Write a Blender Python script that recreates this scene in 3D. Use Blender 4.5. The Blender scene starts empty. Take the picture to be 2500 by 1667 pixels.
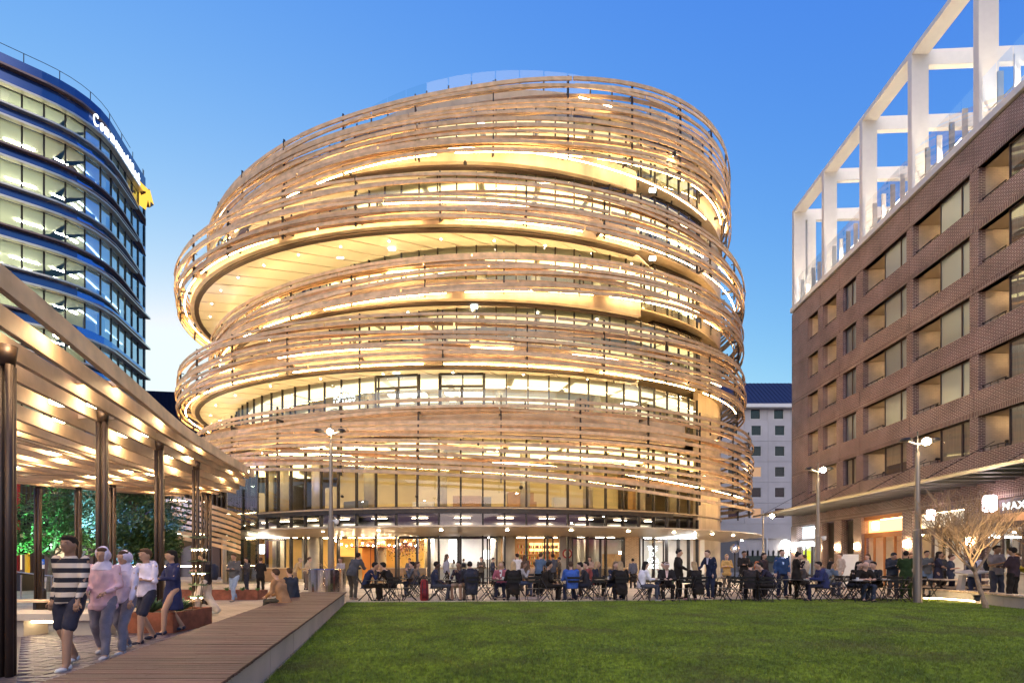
import bpy, bmesh, math, random
from mathutils import Vector, Matrix
import numpy as np
PI = math.pi
rnd = random.Random(7)
SC = bpy.context.scene
COL = SC.collection

# ------------------------------------------------------------------ camera
EYE, FPX, HOR = 1.45, 1180.0, 1372.0
cam = bpy.data.cameras.new('camera'); camo = bpy.data.objects.new('camera', cam); COL.objects.link(camo)
camo.location = (0, 0, EYE); camo.rotation_euler = (PI/2, 0, 0)
cam.sensor_width = 36.0; cam.lens = 36.0*FPX/2500.0; cam.shift_y = (HOR-833.5)/2500.0
cam.clip_start = 0.1; cam.clip_end = 2000
SC.camera = camo

# ------------------------------------------------------------------ dusk sky
world = bpy.data.worlds.new('World'); SC.world = world; world.use_nodes = True
wn, wl = world.node_tree.nodes, world.node_tree.links
sky = wn.new('ShaderNodeTexSky'); sky.sky_type = 'NISHITA'; sky.sun_disc = False
sky.sun_elevation = math.radians(0.0); sky.sun_rotation = math.radians(335)
sky.ozone_density = 3; sky.dust_density = 1; sky.air_density = 1
sep = wn.new('ShaderNodeSeparateColor'); com = wn.new('ShaderNodeCombineColor')
wl.new(sky.outputs[0], sep.inputs[0])
for i, (g, k) in enumerate(((1.548, 6.25), (1.154, 2.38), (0.217, .926))):
    p = wn.new('ShaderNodeMath'); p.operation = 'POWER'; p.inputs[1].default_value = g
    m = wn.new('ShaderNodeMath'); m.operation = 'MULTIPLY'; m.inputs[1].default_value = k
    wl.new(sep.outputs[i], p.inputs[0]); c_ = wn.new('ShaderNodeMath'); c_.operation = 'MINIMUM'; c_.inputs[1].default_value = (.78,.9,.95)[i]
    wl.new(p.outputs[0], m.inputs[0]); wl.new(m.outputs[0], c_.inputs[0]); wl.new(c_.outputs[0], com.inputs[i])
wl.new(com.outputs[0], wn['Background'].inputs[0])
wn['Background'].inputs[1].default_value = 1.0

sun = bpy.data.lights.new('sun', 'SUN'); suno = bpy.data.objects.new('sun', sun); COL.objects.link(suno)
sun.energy = 1.5; sun.angle = math.radians(60); sun.color = (1.0, 0.84, 0.73)
suno.rotation_euler = (math.radians(56), 0, math.radians(-6))
SC.view_settings.view_transform = 'Standard'; SC.view_settings.look = 'None'
SC.view_settings.exposure = 0.2; SC.view_settings.gamma = 1.0
SC.render.engine = 'CYCLES'
cy = SC.cycles
cy.max_bounces = 8; cy.diffuse_bounces = 3; cy.glossy_bounces = 3; cy.transmission_bounces = 6; cy.transparent_max_bounces = 14
cy.sample_clamp_indirect = 6.0; cy.use_denoising = True
cy.caustics_reflective = False; cy.caustics_refractive = False

# ------------------------------------------------------------------ helpers
def G(px, py):                        # ground point seen at a photo pixel
    D = EYE*FPX/(py-HOR); return Vector(((px-1250)/FPX*D, D, 0.0))
def atD(px, D, z=0.0): return Vector(((px-1250)/FPX*D, D, z))
WL = {}                               # world location of objects that parent others
def wloc(o): return WL.get(o.name, Vector((0, 0, 0))) if o is not None else Vector((0, 0, 0))
def tag(o, label=None, cat=None, group=None, kind=None):
    if label: o['label'] = label
    if cat: o['category'] = cat
    if group: o['group'] = group
    if kind: o['kind'] = kind
    return o
def thing(name, label, cat, loc=(0, 0, 0), rz=0.0, group=None):
    o = bpy.data.objects.new(name, None); COL.objects.link(o); o.empty_display_size = .3
    o.location = loc; o.rotation_euler = (0, 0, rz); WL[o.name] = Vector((0, 0, 0))
    return tag(o, label, cat, group)
def link(name, me, parent=None, loc=None):
    o = bpy.data.objects.new(name, me); COL.objects.link(o)
    if parent is not None: o.parent = parent
    if loc is not None: o.location = loc
    return o
def dup_tree(o, parent=None):
    c = o.copy(); COL.objects.link(c); c.parent = parent
    for ch in o.children: dup_tree(ch, c)
    return c

class MB:
    def __init__(s): s.v = []; s.f = []; s.m = []; s.mi = 0
    def add(s, vs, fs):
        n = len(s.v); s.v.extend(vs); s.f.extend([tuple(i+n for i in f) for f in fs]); s.m.extend([s.mi]*len(fs)); return s
    def box(s, x0, x1, y0, y1, z0, z1):
        return s.add([(x0,y0,z0),(x1,y0,z0),(x1,y1,z0),(x0,y1,z0),(x0,y0,z1),(x1,y0,z1),(x1,y1,z1),(x0,y1,z1)],
                     [(0,3,2,1),(4,5,6,7),(0,1,5,4),(1,2,6,5),(2,3,7,6),(3,0,4,7)])
    def obox(s, c, d, w, h, ang=0.0):           # centre, size along x,y,z, rotated about z
        ca, sa = math.cos(ang), math.sin(ang); n = []
        for z in (-h/2, h/2):
            for x, y in ((-d/2,-w/2),(d/2,-w/2),(d/2,w/2),(-d/2,w/2)):
                n.append((c[0]+x*ca-y*sa, c[1]+x*sa+y*ca, c[2]+z))
        return s.add(n, [(0,3,2,1),(4,5,6,7),(0,1,5,4),(1,2,6,5),(2,3,7,6),(3,0,4,7)])
    def bar(s, p, q, w, h=None, up=(0,0,1)):    # rectangular bar from p to q
        h = h or w; p = Vector(p); q = Vector(q); t = (q-p).normalized(); u = Vector(up)
        if abs(t.dot(u)) > .98: u = Vector((1,0,0))
        a = t.cross(u).normalized()*w/2; b = a.cross(t).normalized()*h/2
        n = [tuple(e+x) for e in (p, q) for x in (-a-b, a-b, a+b, -a+b)]
        return s.add(n, [(0,1,2,3),(7,6,5,4),(0,4,5,1),(1,5,6,2),(2,6,7,3),(3,7,4,0)])
    def tube(s, pts, r, n=8, cap=True, sx=1.0):
        pts = [Vector(p) for p in pts]; rs = r if isinstance(r, (list, tuple)) else [r]*len(pts); base = len(s.v); fs = []
        prev = None
        for i, p in enumerate(pts):
            t = (pts[min(i+1, len(pts)-1)]-pts[max(i-1, 0)]).normalized()
            if prev is None: u = t.cross(Vector((0,0,1)) if abs(t.z) < .9 else Vector((0,1,0))).normalized()
            else: u = (prev-t*prev.dot(t)).normalized()
            prev = u; w = t.cross(u); rr = rs[i]
            for k in range(n):
                a = 2*PI*k/n; s.v.append(tuple(p+u*math.cos(a)*rr*sx+w*math.sin(a)*rr))
        for i in range(len(pts)-1):
            for k in range(n):
                a, b = base+i*n+k, base+i*n+(k+1) % n; fs.append((a, b, b+n, a+n))
        if cap: fs.append(tuple(base+k for k in range(n))[::-1]); fs.append(tuple(base+(len(pts)-1)*n+k for k in range(n)))
        s.f.extend(fs); s.m.extend([s.mi]*len(fs)); return s
    def lathe(s, prof, n=20, c=(0,0,0)):
        base = len(s.v); fs = []
        for r, z in prof:
            for k in range(n): a = 2*PI*k/n; s.v.append((c[0]+r*math.cos(a), c[1]+r*math.sin(a), c[2]+z))
        for i in range(len(prof)-1):
            for k in range(n):
                a, b = base+i*n+k, base+i*n+(k+1) % n; fs.append((a, b, b+n, a+n))
        fs.append(tuple(base+k for k in range(n))[::-1]); fs.append(tuple(base+(len(prof)-1)*n+k for k in range(n)))
        s.f.extend(fs); s.m.extend([s.mi]*len(fs)); return s
    def ball(s, c, rx, ry=None, rz=None, n=10, m=7):
        ry = ry or rx; rz = rz or rx; base = len(s.v); fs = []
        s.v.append((c[0], c[1], c[2]-rz))
        for i in range(1, m):
            ph = -PI/2+PI*i/m
            for k in range(n):
                a = 2*PI*k/n; s.v.append((c[0]+rx*math.cos(ph)*math.cos(a), c[1]+ry*math.cos(ph)*math.sin(a), c[2]+rz*math.sin(ph)))
        s.v.append((c[0], c[1], c[2]+rz)); L = len(s.v)-1
        for k in range(n):
            fs.append((base, base+1+(k+1) % n, base+1+k)); fs.append((L, L-n+k, L-n+(k+1) % n))
        for i in range(m-2):
            for k in range(n):
                a, b = base+1+i*n+k, base+1+i*n+(k+1) % n; fs.append((a, b, b+n, a+n))
        s.f.extend(fs); s.m.extend([s.mi]*len(fs)); return s
    def sweep(s, frames, closed=False, cap=True):   # frames: list of rings (lists of points), same length
        base = len(s.v); n = len(frames[0]); fs = []
        for fr in frames: s.v.extend([tuple(p) for p in fr])
        L = len(frames)
        for i in range(L if closed else L-1):
            for k in range(n):
                a, b = base+i*n+k, base+i*n+(k+1) % n; j = ((i+1) % L)-i; fs.append((a, b, b+n*j, a+n*j))
        if cap and not closed: fs.append(tuple(base+k for k in range(n))[::-1]); fs.append(tuple(base+(L-1)*n+k for k in range(n)))
        s.f.extend(fs); s.m.extend([s.mi]*len(fs)); return s
    def xf(s, M, start=0):
        for i in range(start, len(s.v)): s.v[i] = tuple(M @ Vector(s.v[i]))
        return s
    def mesh(s, name, mats, smooth=False):
        me = bpy.data.meshes.new(name); me.from_pydata(s.v, [], s.f)
        for m in (mats if isinstance(mats, (list, tuple)) else [mats]): me.materials.append(m)
        if any(s.m): me.polygons.foreach_set('material_index', s.m)
        if smooth: me.polygons.foreach_set('use_smooth', [True]*len(s.f))
        me.update(); return me
    def build(s, name, mats, parent=None, smooth=False, loc=None):
        return link(name, s.mesh(name, mats, smooth), parent, loc)

def fix_normals(o):
    bm = bmesh.new(); bm.from_mesh(o.data); bmesh.ops.recalc_face_normals(bm, faces=bm.faces); bm.to_mesh(o.data); bm.free(); return o

TSC = bpy.data.scenes.new('scratch')        # scratch scene used only while evaluating text and remeshed bodies
def TDG():
    TSC.view_layers[0].update(); d = TSC.view_layers[0].depsgraph; d.update(); return d
# ------------------------------------------------------------------ materials
MATS = {}
def mat(name, col=(.5,.5,.5), rough=.6, metal=0.0, var=0.0, vscale=3.0, bump=0.0, bscale=30.0, rand=0.0, emit=None, es=0.0,
        stretch=None, spec=.5, col2=None, coord='Object', alpha=None):
    if name in MATS: return MATS[name]
    m = bpy.data.materials.new(name); m.use_nodes = True; N, L = m.node_tree.nodes, m.node_tree.links
    b = N['Principled BSDF']; b.inputs['Base Color'].default_value = (*col, 1); b.inputs['Roughness'].default_value = rough
    b.inputs['Metallic'].default_value = metal; b.inputs['Specular IOR Level'].default_value = spec
    if emit: b.inputs['Emission Color'].default_value = (*emit, 1); b.inputs['Emission Strength'].default_value = es
    tc = N.new('ShaderNodeTexCoord'); mp = N.new('ShaderNodeMapping'); L.new(tc.outputs[coord], mp.inputs[0])
    if stretch: mp.inputs['Scale'].default_value = stretch
    out = None
    if var or col2:
        nz = N.new('ShaderNodeTexNoise'); nz.inputs['Scale'].default_value = vscale; nz.inputs['Detail'].default_value = 5
        L.new(mp.outputs[0], nz.inputs['Vector'])
        mx = N.new('ShaderNodeMix'); mx.data_type = 'RGBA'
        c2 = col2 or tuple(max(0, c*(1-var)) for c in col); c1 = col if col2 else tuple(min(1, c*(1+var)) for c in col)
        mx.inputs['A'].default_value = (*c1, 1); mx.inputs['B'].default_value = (*c2, 1)
        rp = N.new('ShaderNodeMapRange'); rp.inputs[1].default_value = .35; rp.inputs[2].default_value = .65
        L.new(nz.outputs[0], rp.inputs[0]); L.new(rp.outputs[0], mx.inputs['Factor']); out = mx.outputs['Result']
        L.new(out, b.inputs['Base Color'])
    if rand:
        oi = N.new('ShaderNodeObjectInfo'); hs = N.new('ShaderNodeHueSaturation'); mr = N.new('ShaderNodeMapRange')
        mr.inputs[3].default_value = 1-rand; mr.inputs[4].default_value = 1+rand
        L.new(oi.outputs['Random'], mr.inputs[0]); L.new(mr.outputs[0], hs.inputs['Value'])
        if out: L.new(out, hs.inputs['Color'])
        else: hs.inputs['Color'].default_value = (*col, 1)
        L.new(hs.outputs[0], b.inputs['Base Color'])
    if bump:
        nb = N.new('ShaderNodeTexNoise'); nb.inputs['Scale'].default_value = bscale; nb.inputs['Detail'].default_value = 4
        L.new(mp.outputs[0], nb.inputs['Vector']); bp = N.new('ShaderNodeBump'); bp.inputs['Strength'].default_value = bump
        bp.inputs['Distance'].default_value = .02; L.new(nb.outputs[0], bp.inputs['Height']); L.new(bp.outputs[0], b.inputs['Normal'])
    MATS[name] = m; return m
def lamp_mat(name, col, s):
    if name in MATS: return MATS[name]
    m = bpy.data.materials.new(name); m.use_nodes = True; N, L = m.node_tree.nodes, m.node_tree.links
    N.remove(N['Principled BSDF']); e = N.new('ShaderNodeEmission'); e.inputs[0].default_value = (*col, 1); e.inputs[1].default_value = s
    L.new(e.outputs[0], N['Material Output'].inputs[0]); MATS[name] = m; return m
def glass_mat(name, tint=(.92,.96,.95), rmin=.05, rmax=.9, refl=(1,1,1), ior=1.5, k=1.0):
    if name in MATS: return MATS[name]
    m = bpy.data.materials.new(name); m.use_nodes = True; N, L = m.node_tree.nodes, m.node_tree.links
    N.remove(N['Principled BSDF']); t = N.new('ShaderNodeBsdfTransparent'); t.inputs[0].default_value = (*tint, 1)
    g = N.new('ShaderNodeBsdfGlossy'); g.inputs['Roughness'].default_value = .015; g.inputs['Color'].default_value = (*refl, 1)
    lw = N.new('ShaderNodeFresnel'); lw.inputs[0].default_value = ior
    mr = N.new('ShaderNodeMapRange'); mr.inputs[3].default_value = rmin; mr.inputs[4].default_value = rmax
    ms = N.new('ShaderNodeMixShader'); L.new(lw.outputs[0], mr.inputs[0]); L.new(mr.outputs[0], ms.inputs[0])
    L.new(t.outputs[0], ms.inputs[1]); L.new(g.outputs[0], ms.inputs[2]); L.new(ms.outputs[0], N['Material Output'].inputs[0])
    MATS[name] = m; return m
def brick_mat(name, c1, c2, mortar, bw=.24, bh=.08, ms=.008, rough=.5, off=.5, swap=False, axis='xy', bump=.6):
    if name in MATS: return MATS[name]
    m = bpy.data.materials.new(name); m.use_nodes = True; N, L = m.node_tree.nodes, m.node_tree.links
    b = N['Principled BSDF']; b.inputs['Roughness'].default_value = rough
    tc = N.new('ShaderNodeTexCoord'); sp = N.new('ShaderNodeSeparateXYZ'); ad = N.new('ShaderNodeMath'); cb = N.new('ShaderNodeCombineXYZ')
    L.new(tc.outputs['Object'], sp.inputs[0])
    if axis == 'ground': L.new(sp.outputs[0], cb.inputs[0]); L.new(sp.outputs[1], cb.inputs[1])
    else:
        L.new(sp.outputs[0], ad.inputs[0]); L.new(sp.outputs[1], ad.inputs[1]); L.new(ad.outputs[0], cb.inputs[0]); L.new(sp.outputs[2], cb.inputs[1])
    br = N.new('ShaderNodeTexBrick'); L.new(cb.outputs[0], br.inputs['Vector']); br.offset = off
    br.inputs['Color1'].default_value = (*c1, 1); br.inputs['Color2'].default_value = (*c2, 1); br.inputs['Mortar'].default_value = (*mortar, 1)
    br.inputs['Scale'].default_value = 1; br.inputs['Mortar Size'].default_value = ms; br.inputs['Brick Width'].default_value = bw; br.inputs['Row Height'].default_value = bh
    br.inputs['Bias'].default_value = -.1
    nz = N.new('ShaderNodeTexNoise'); nz.inputs['Scale'].default_value = .7; nz.inputs['Detail'].default_value = 5
    L.new(tc.outputs['Object'], nz.inputs['Vector'])
    mr = N.new('ShaderNodeMapRange'); mr.inputs[1].default_value = .3; mr.inputs[2].default_value = .7; mr.inputs[3].default_value = .72; mr.inputs[4].default_value = 1.25
    hs = N.new('ShaderNodeHueSaturation'); L.new(nz.outputs[0], mr.inputs[0]); L.new(mr.outputs[0], hs.inputs['Value'])
    L.new(br.outputs['Color'], hs.inputs['Color']); L.new(hs.outputs[0], b.inputs['Base Color'])
    bp = N.new('ShaderNodeBump'); bp.inputs['Strength'].default_value = bump; bp.inputs['Distance'].default_value = .01; bp.invert = True
    L.new(br.outputs['Fac'], bp.inputs['Height']); L.new(bp.outputs[0], b.inputs['Normal'])
    MATS[name] = m; return m

WOOD = mat('larch_timber', (.68,.45,.245), .62, var=.18, vscale=2.2, bump=.25, bscale=24, rand=.2)
WOOD2 = mat('glulam_beam', (.74,.54,.34), .6, var=.22, vscale=1.6, bump=.2, bscale=14, rand=.24)
DECK = mat('weathered_hardwood', (.088,.043,.043), .5, var=.35, vscale=6, bump=.4, bscale=60, rand=.28, stretch=(.25,3,1))
CONC = mat('concrete', (.44,.39,.34), .8, var=.12, vscale=1.2, bump=.3, bscale=9)
CONCW = mat('board_marked_concrete', (.50,.40,.29), .75, var=.18, vscale=.9, bump=.4, bscale=6, stretch=(1,1,.25))
STEEL = mat('dark_steel', (.035,.03,.03), .42, .4, var=.2)
BLACK = mat('black_paint', (.018,.016,.017), .45)
POLE = mat('brushed_steel', (.42,.40,.38), .32, .9, bump=.1, bscale=80, stretch=(1,1,.05))
CREAM = mat('cream_soffit_panel', (.78,.69,.52), .55, var=.03, vscale=.5)
WHITE = mat('white_paint', (.78,.76,.72), .5, var=.03)
GLASS = glass_mat('clear_glass')
GLASSD = glass_mat('dark_facade_glass', (.62,.66,.66), .08, .95)
RUST = mat('weathering_steel', (.24,.075,.04), .8, var=.3, vscale=5, bump=.2)
LED = lamp_mat('warm_led', (1.0,.72,.38), 38)
LEDW = lamp_mat('white_led', (1.0,.93,.82), 40)
LEDY = lamp_mat('room_light', (1.0,.80,.46), 9)
SPOT = lamp_mat('spot_lamp', (1.0,.78,.48), 220)
# ================================================================== ROUND TIMBER-WRAPPED BUILDING
EXB = thing('round_building', 'round multi-storey building wrapped in bands of timber slats, lit from within', 'building', (0,0,0))
BAND = {1:(-3.55,46,23.1,16.5), 2:(-4.3,46,25,17.3), 3:(-2.95,46,23.6,16.3), 4:(-4.26,46,25.2,16.5), 5:(-3.28,46,24.95,16.0)}
def interp(tab, t): return sum(interp0(tab, t+d) for d in (-12,-8,-4,0,4,8,12))/7
def interp0(tab, t):
    if t <= tab[0][0]: return tab[0][1]
    for (a, u), (b, v) in zip(tab, tab[1:]):
        if t <= b: return u+(v-u)*(t-a)/(b-a)
    return tab[-1][1]
TOPZ = {1:[(-180,31),(-90,28.6),(-53,28.4),(-36,29.1),(-7,30.0),(9,31.2),(22,32.5),(45,34.1),(62,34.7),(100,34.4),(180,31)],
        2:[(-180,24.8),(180,24.8)], 3:[(-180,20.3),(-90,19),(-61,19.2),(-41,19.8),(1,20.6),(33,21.2),(90,21.3),(180,20.3)],
        4:[(-180,17),(0,16.85),(60,17.3),(180,17)], 5:[(-180,11.7),(0,11.85),(60,12.1),(180,11.7)]}
BOTZ = {1:[(-180,27),(-90,25),(-34,25),(-7,26.2),(13,26.5),(33,27.5),(59,29.0),(100,28.6),(180,27)],
        2:[(-180,21.7),(180,21.7)], 3:[(-180,18.1),(-90,17.2),(-29,17.4),(2,17.95),(42,18.7),(90,18.7),(180,18.1)],
        4:[(-180,13.4),(180,13.45)], 5:[(-180,7),(-90,8),(-52,8.0),(-36,7.5),(-20,7.0),(-2,6.5),(14,6.2),(30,5.8),(48,5.2),(100,5.4),(180,7)]}
def ept(k, th, off=0.0, z=0.0):
    cx, c2, a, b = BAND[k] if isinstance(k, int) else k; t = math.radians(th)
    return Vector((cx+(a+off)*math.sin(t), c2-(b+off)*math.cos(t), z))
def ering(k, off): return lambda th: ept(k, th, off)
def px_theta(e, px, off=0.0):          # angle on the front half of an ellipse seen at photo column px
    m = (px-1250)/FPX; best = None
    for i in range(-9000, 9001, 10):
        th = i/100; p = ept(e, th, off); d = abs(p.x-m*p.y)
        if best is None or d < best[0]: best = (d, th)
    return best[1]
def slat_frames(k, zf, th0, th1, off, w, h, step=4.0):
    n = max(2, int(math.ceil(abs(th1-th0)/step))); fr = []
    for i in range(n+1):
        th = th0+(th1-th0)*i/n; z = zf(th); o = off(th) if callable(off) else off
        a = ept(k, th, o+w/2); b = ept(k, th, o-w/2)
        fr.append([(a.x,a.y,z-h/2),(a.x,a.y,z+h/2),(b.x,b.y,z+h/2),(b.x,b.y,z-h/2)])
    return fr
ROWS = {1:(12,5), 2:(8,4), 3:(8,3), 4:(9,4), 5:(12,5)}
segs = []
for k in (1,2,3,4,5):
    for layer in (0, 1):
        n = ROWS[k][layer]
        for r in range(n):
            v = (r+.5)/n if layer == 0 else (r+.9)/(n+.8)
            m = 1.3+.25*k+.02*r; ph = k*1.7+r*.42+layer*2.2; amp = (.10 if layer == 0 else .42)
            if layer == 0 and r in (2, n-3): amp *= 3.4; ph += 1.6
            if k == 5 and layer == 0 and r < 4: amp = .1
            def zf(th, k=k, v=v, m=m, ph=ph, amp=amp, r=r, n=n):
                b, t = interp(BOTZ[k], th), interp(TOPZ[k], th)
                e = 0.35 if (r == 0 or r == n-1) else 1.0
                z = b+.14+(t-b-.28)*v+e*amp*math.sin(m*math.radians(th)*1.6+ph)
                return min(max(z, b+.1), t-.05)
            off0 = (rnd.uniform(-.06,.08) if layer == 0 else rnd.uniform(-.42,-.3))
            h = rnd.choice((.17,.2,.2,.24)); w = .075
            st = -180+rnd.uniform(0, 40); cuts = [st+45*i for i in range(9)]
            for a, b in zip(cuts, cuts[1:]):
                jit = rnd.uniform(-.03,.03); fo = (lambda th, o=off0+jit, ph=ph, L=layer: o+(.22 if L else .10)*math.sin(math.radians(th)*2.3+ph*2))
                mid = ((a+b)/2+180) % 360-180; vis = abs(mid) < 95
                segs.append((0 if vis and layer == 0 else 1 if vis else 2, rnd.random(), k, zf, a, b, fo, w, h))
segs.sort(key=lambda s: (s[0], s[1]))
rest = MB()
def wrapz(zf): return lambda th: zf((th+180) % 360-180)
for i, (p_, _, k, zf, a, b, off, w, h) in enumerate(segs):
    fr = slat_frames(k, wrapz(zf), a+.12, b-.12, wrapz(off), w, h, 4.0 if p_ < 2 else 6.0)
    if i < 300: MB().sweep(fr).build('timber_slat', WOOD, EXB)
    else: rest.sweep(fr)
tag(rest.build('timber_slat', WOOD, EXB), kind='stuff')
# dark brackets that carry the slats
for k in (1,2,3,4,5):
    nb = 30
    for i in range(nb):
        th = -180+360/nb*(i+.5*(k % 2)); b, t = interp(BOTZ[k], th), interp(TOPZ[k], th)
        m = MB(); p = ept(k, th, -.17); q = ept(k, th, -1.05); n = (ept(k, th, 1)-ept(k, th, 0)).normalized()
        m.bar(p+Vector((0,0,b+.05)), p+Vector((0,0,t)), .07, .12, n)
        z = b+.3
        while z < t-.1:
            m.bar(p+n*.1+Vector((0,0,z)), p-n*.22+Vector((0,0,z)), .05, .05); z += .5
        zz = [b+.75] if k != 5 else [b+1.2, t-.9]
        for z in zz: m.bar(p+Vector((0,0,z)), q+Vector((0,0,z)), .1, .16)
        m.build('slat_bracket', STEEL, EXB)
# slab edges (concrete upstands), dark recess under each, cream soffit of separate panels
SL = {2:(5,9.7,11.3,-1.0), 3:(4,13.95,15.2,-1.0), 4:(3,18.15,19.4,-.95), 5:(2,22.2,23.5,-1.0), 6:(1,27.0,28.4,-1.3), 7:(6,31.4,32.5,0.0)}
BAND[6] = (.5,46,18.5,14.2)
DR = {'low':(-3.25,46,22.3,13.5), 'l3':(-3.0,46,21.9,13.9), 'up':(-.8,46,19.7,14.3)}
def ring_frames(e, o0, o1, z0, z1, t0=-180, t1=180, step=4.0):
    n = max(2, int((t1-t0)/step)); out = []
    for i in range(n+(0 if t1-t0 >= 360 else 1)):
        th = t0+(t1-t0)*i/n; a = ept(e, th, o0); b = ept(e, th, o1)
        out.append([(a.x,a.y,z0),(a.x,a.y,z1),(b.x,b.y,z1),(b.x,b.y,z0)])
    return out
def ring(name, m, e, o0, o1, z0, z1, t0=-180, t1=180, parent=None, step=4.0):
    return MB().sweep(ring_frames(e, o0, o1, z0, z1, t0, t1, step), closed=(t1-t0 >= 360)).build(name, m, parent or EXB)
def drum_of(i): return DR['low'] if i <= 2 else DR['l3'] if i == 3 else DR['up']
def two_ring(name, m, ea, oa, eb, ob, z0, z1, t0=-180, t1=180, n=90, parent=None, drop=0.0):
    fr = []
    for i in range(n+1):
        th = t0+(t1-t0)*i/n; a = ept(ea, th, oa); b = ept(eb, th, ob)
        fr.append([(a.x,a.y,z0),(a.x,a.y,z1),(b.x,b.y,z1-drop),(b.x,b.y,z0-drop)])
    return MB().sweep(fr, cap=(t1-t0 < 360)).build(name, m, parent or EXB)
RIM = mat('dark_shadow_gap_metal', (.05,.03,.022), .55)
for i, (k, zb, zt, off) in SL.items():
    thR = px_theta(BAND[k], 1590) if 2 < i < 7 else (px_theta(BAND[k], 1704) if i == 2 else 180); thL = -180 if i == 7 else -150
    ring('slab_edge', CONCW, BAND[k], off, off-.28, zb, zt, thL, thR, step=3.0)
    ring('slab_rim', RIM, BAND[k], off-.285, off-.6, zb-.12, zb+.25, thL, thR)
    lower = drum_of(i if i < 7 else 6) if i < 7 else (.5,46,17,12.6)
    # soffit panels
    n = 64; sp_rest = MB()
    for j in range(n):
        th0, th1 = -180+360/n*j+.18, -180+360/n*(j+1)-.18; fr = []
        for q in range(3):
            th = th0+(th1-th0)*q/2; a = ept(BAND[k], th, off-.6); b = ept(lower, th, -.3)
            fr.append([(a.x,a.y,zb+.02),(a.x,a.y,zb+.10),(b.x,b.y,zb+.10),(b.x,b.y,zb+.02)])
        if th1 > thR+2 or th0 < thL: continue
        if i > 2 and abs((th0+th1)/2) < 100 and i < 7: MB().sweep(fr).build('soffit_panel', CREAM, EXB)
        else: sp_rest.sweep(fr)
    if sp_rest.f: tag(sp_rest.build('soffit_lining', CREAM, EXB), kind='stuff'); 
    # floor above: deck of the terrace
    two_ring('terrace_floor', CONC, BAND[k], off-.28, lower, -9.0, zt-.55, zt-.4, thL, thR)
    # added warm strip hidden behind the upstand, stands in for terrace floor uplights
    if i < 7: ring('added_terrace_strip', lamp_mat('added_terrace_glow', (1.0,.74,.36), 50), BAND[k], off-.32, off-.42, zt-.38, zt-.32, -105, min(105, thR))
# linear LED tubes between slats and concrete
LEDSEG = {1:[(-60,-40,27.6),(-22,52,26.95),(58,66,29.5),(70,78,30.5),(20,26,31.0)], 2:[(-66,-52,22.9),(-8,22,23.0),(30,46,23.0),(52,60,23.1),(66,74,23.0)],
          3:[(-40,-33,19.1),(32,45,19.3),(50,56,19.4),(-12,-8,19.6)], 4:[(-62,-55,14.6),(-44,-36,14.6),(-26,-3,14.7),(4,10,14.7),(19,34,14.6),(46,53,14.6)],
          5:[(-38,-21,8.9),(-16,-11,8.8),(-1,1.5,8.6),(4,8.5,8.4),(15,29,8.1),(31,44,7.6),(-60,-48,9.0),(45,53,10.2),(60,70,9)]}
for k, l in LEDSEG.items():
    for a, b, z in l:
        n = max(2, int((b-a)/2)); fr = [ept(k, a+(b-a)*i/n, -.26, z) for i in range(n+1)]
        MB().tube(fr, .03, 6).build('led_tube', LED, EXB)
# added hidden strips, put in to make slat undersides and concrete glow
for k in (1,2,3,4,5):
    for a in range(-96, 60, 24):
        fr = [ept(k, a+i*3.0, -.62, interp(BOTZ[k], a+i*3.0)*1.021+.1+(0 if k < 5 else 1.2)) for i in range(8)]
        MB().tube(fr, .03, 5).build('added_glow_strip', lamp_mat('added_slat_glow', (1.0,.66,.27), 75), EXB)
# spotlights
for x, y, D, r in ((735,475,33,.13),(1136,401,30.4,.1),(1103,274,31,.06),(1645,378,33,.13),(1121,1121,30.6,.08),(1272,1190,31.4,.11),(918,1131,31,.07),(1018,1212,31.6,.09),(836,1212,32,.08),
                   (1177,877,30.5,.05),(1598,915,32,.06),(1680,935,33,.06),(1230,267,30.5,.05),(1402,274,30.5,.05),(1168,1085,30,.06),(1753,1070,35,.05)):
    z = EYE+(HOR-y)/FPX*D; p = atD(x, D, z)
    o = thing('flood_lamp', None, None, p); o.parent = EXB
    MB().ball((0,0,0), r, r*.5, r).build('bulb', SPOT, o)
    MB().lathe([(r*1.15,-.02),(r*1.2,.1),(r*.5,.22)], 10).build('housing', BLACK, o)
    o.rotation_euler = (math.radians(80), 0, 0)
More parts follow.
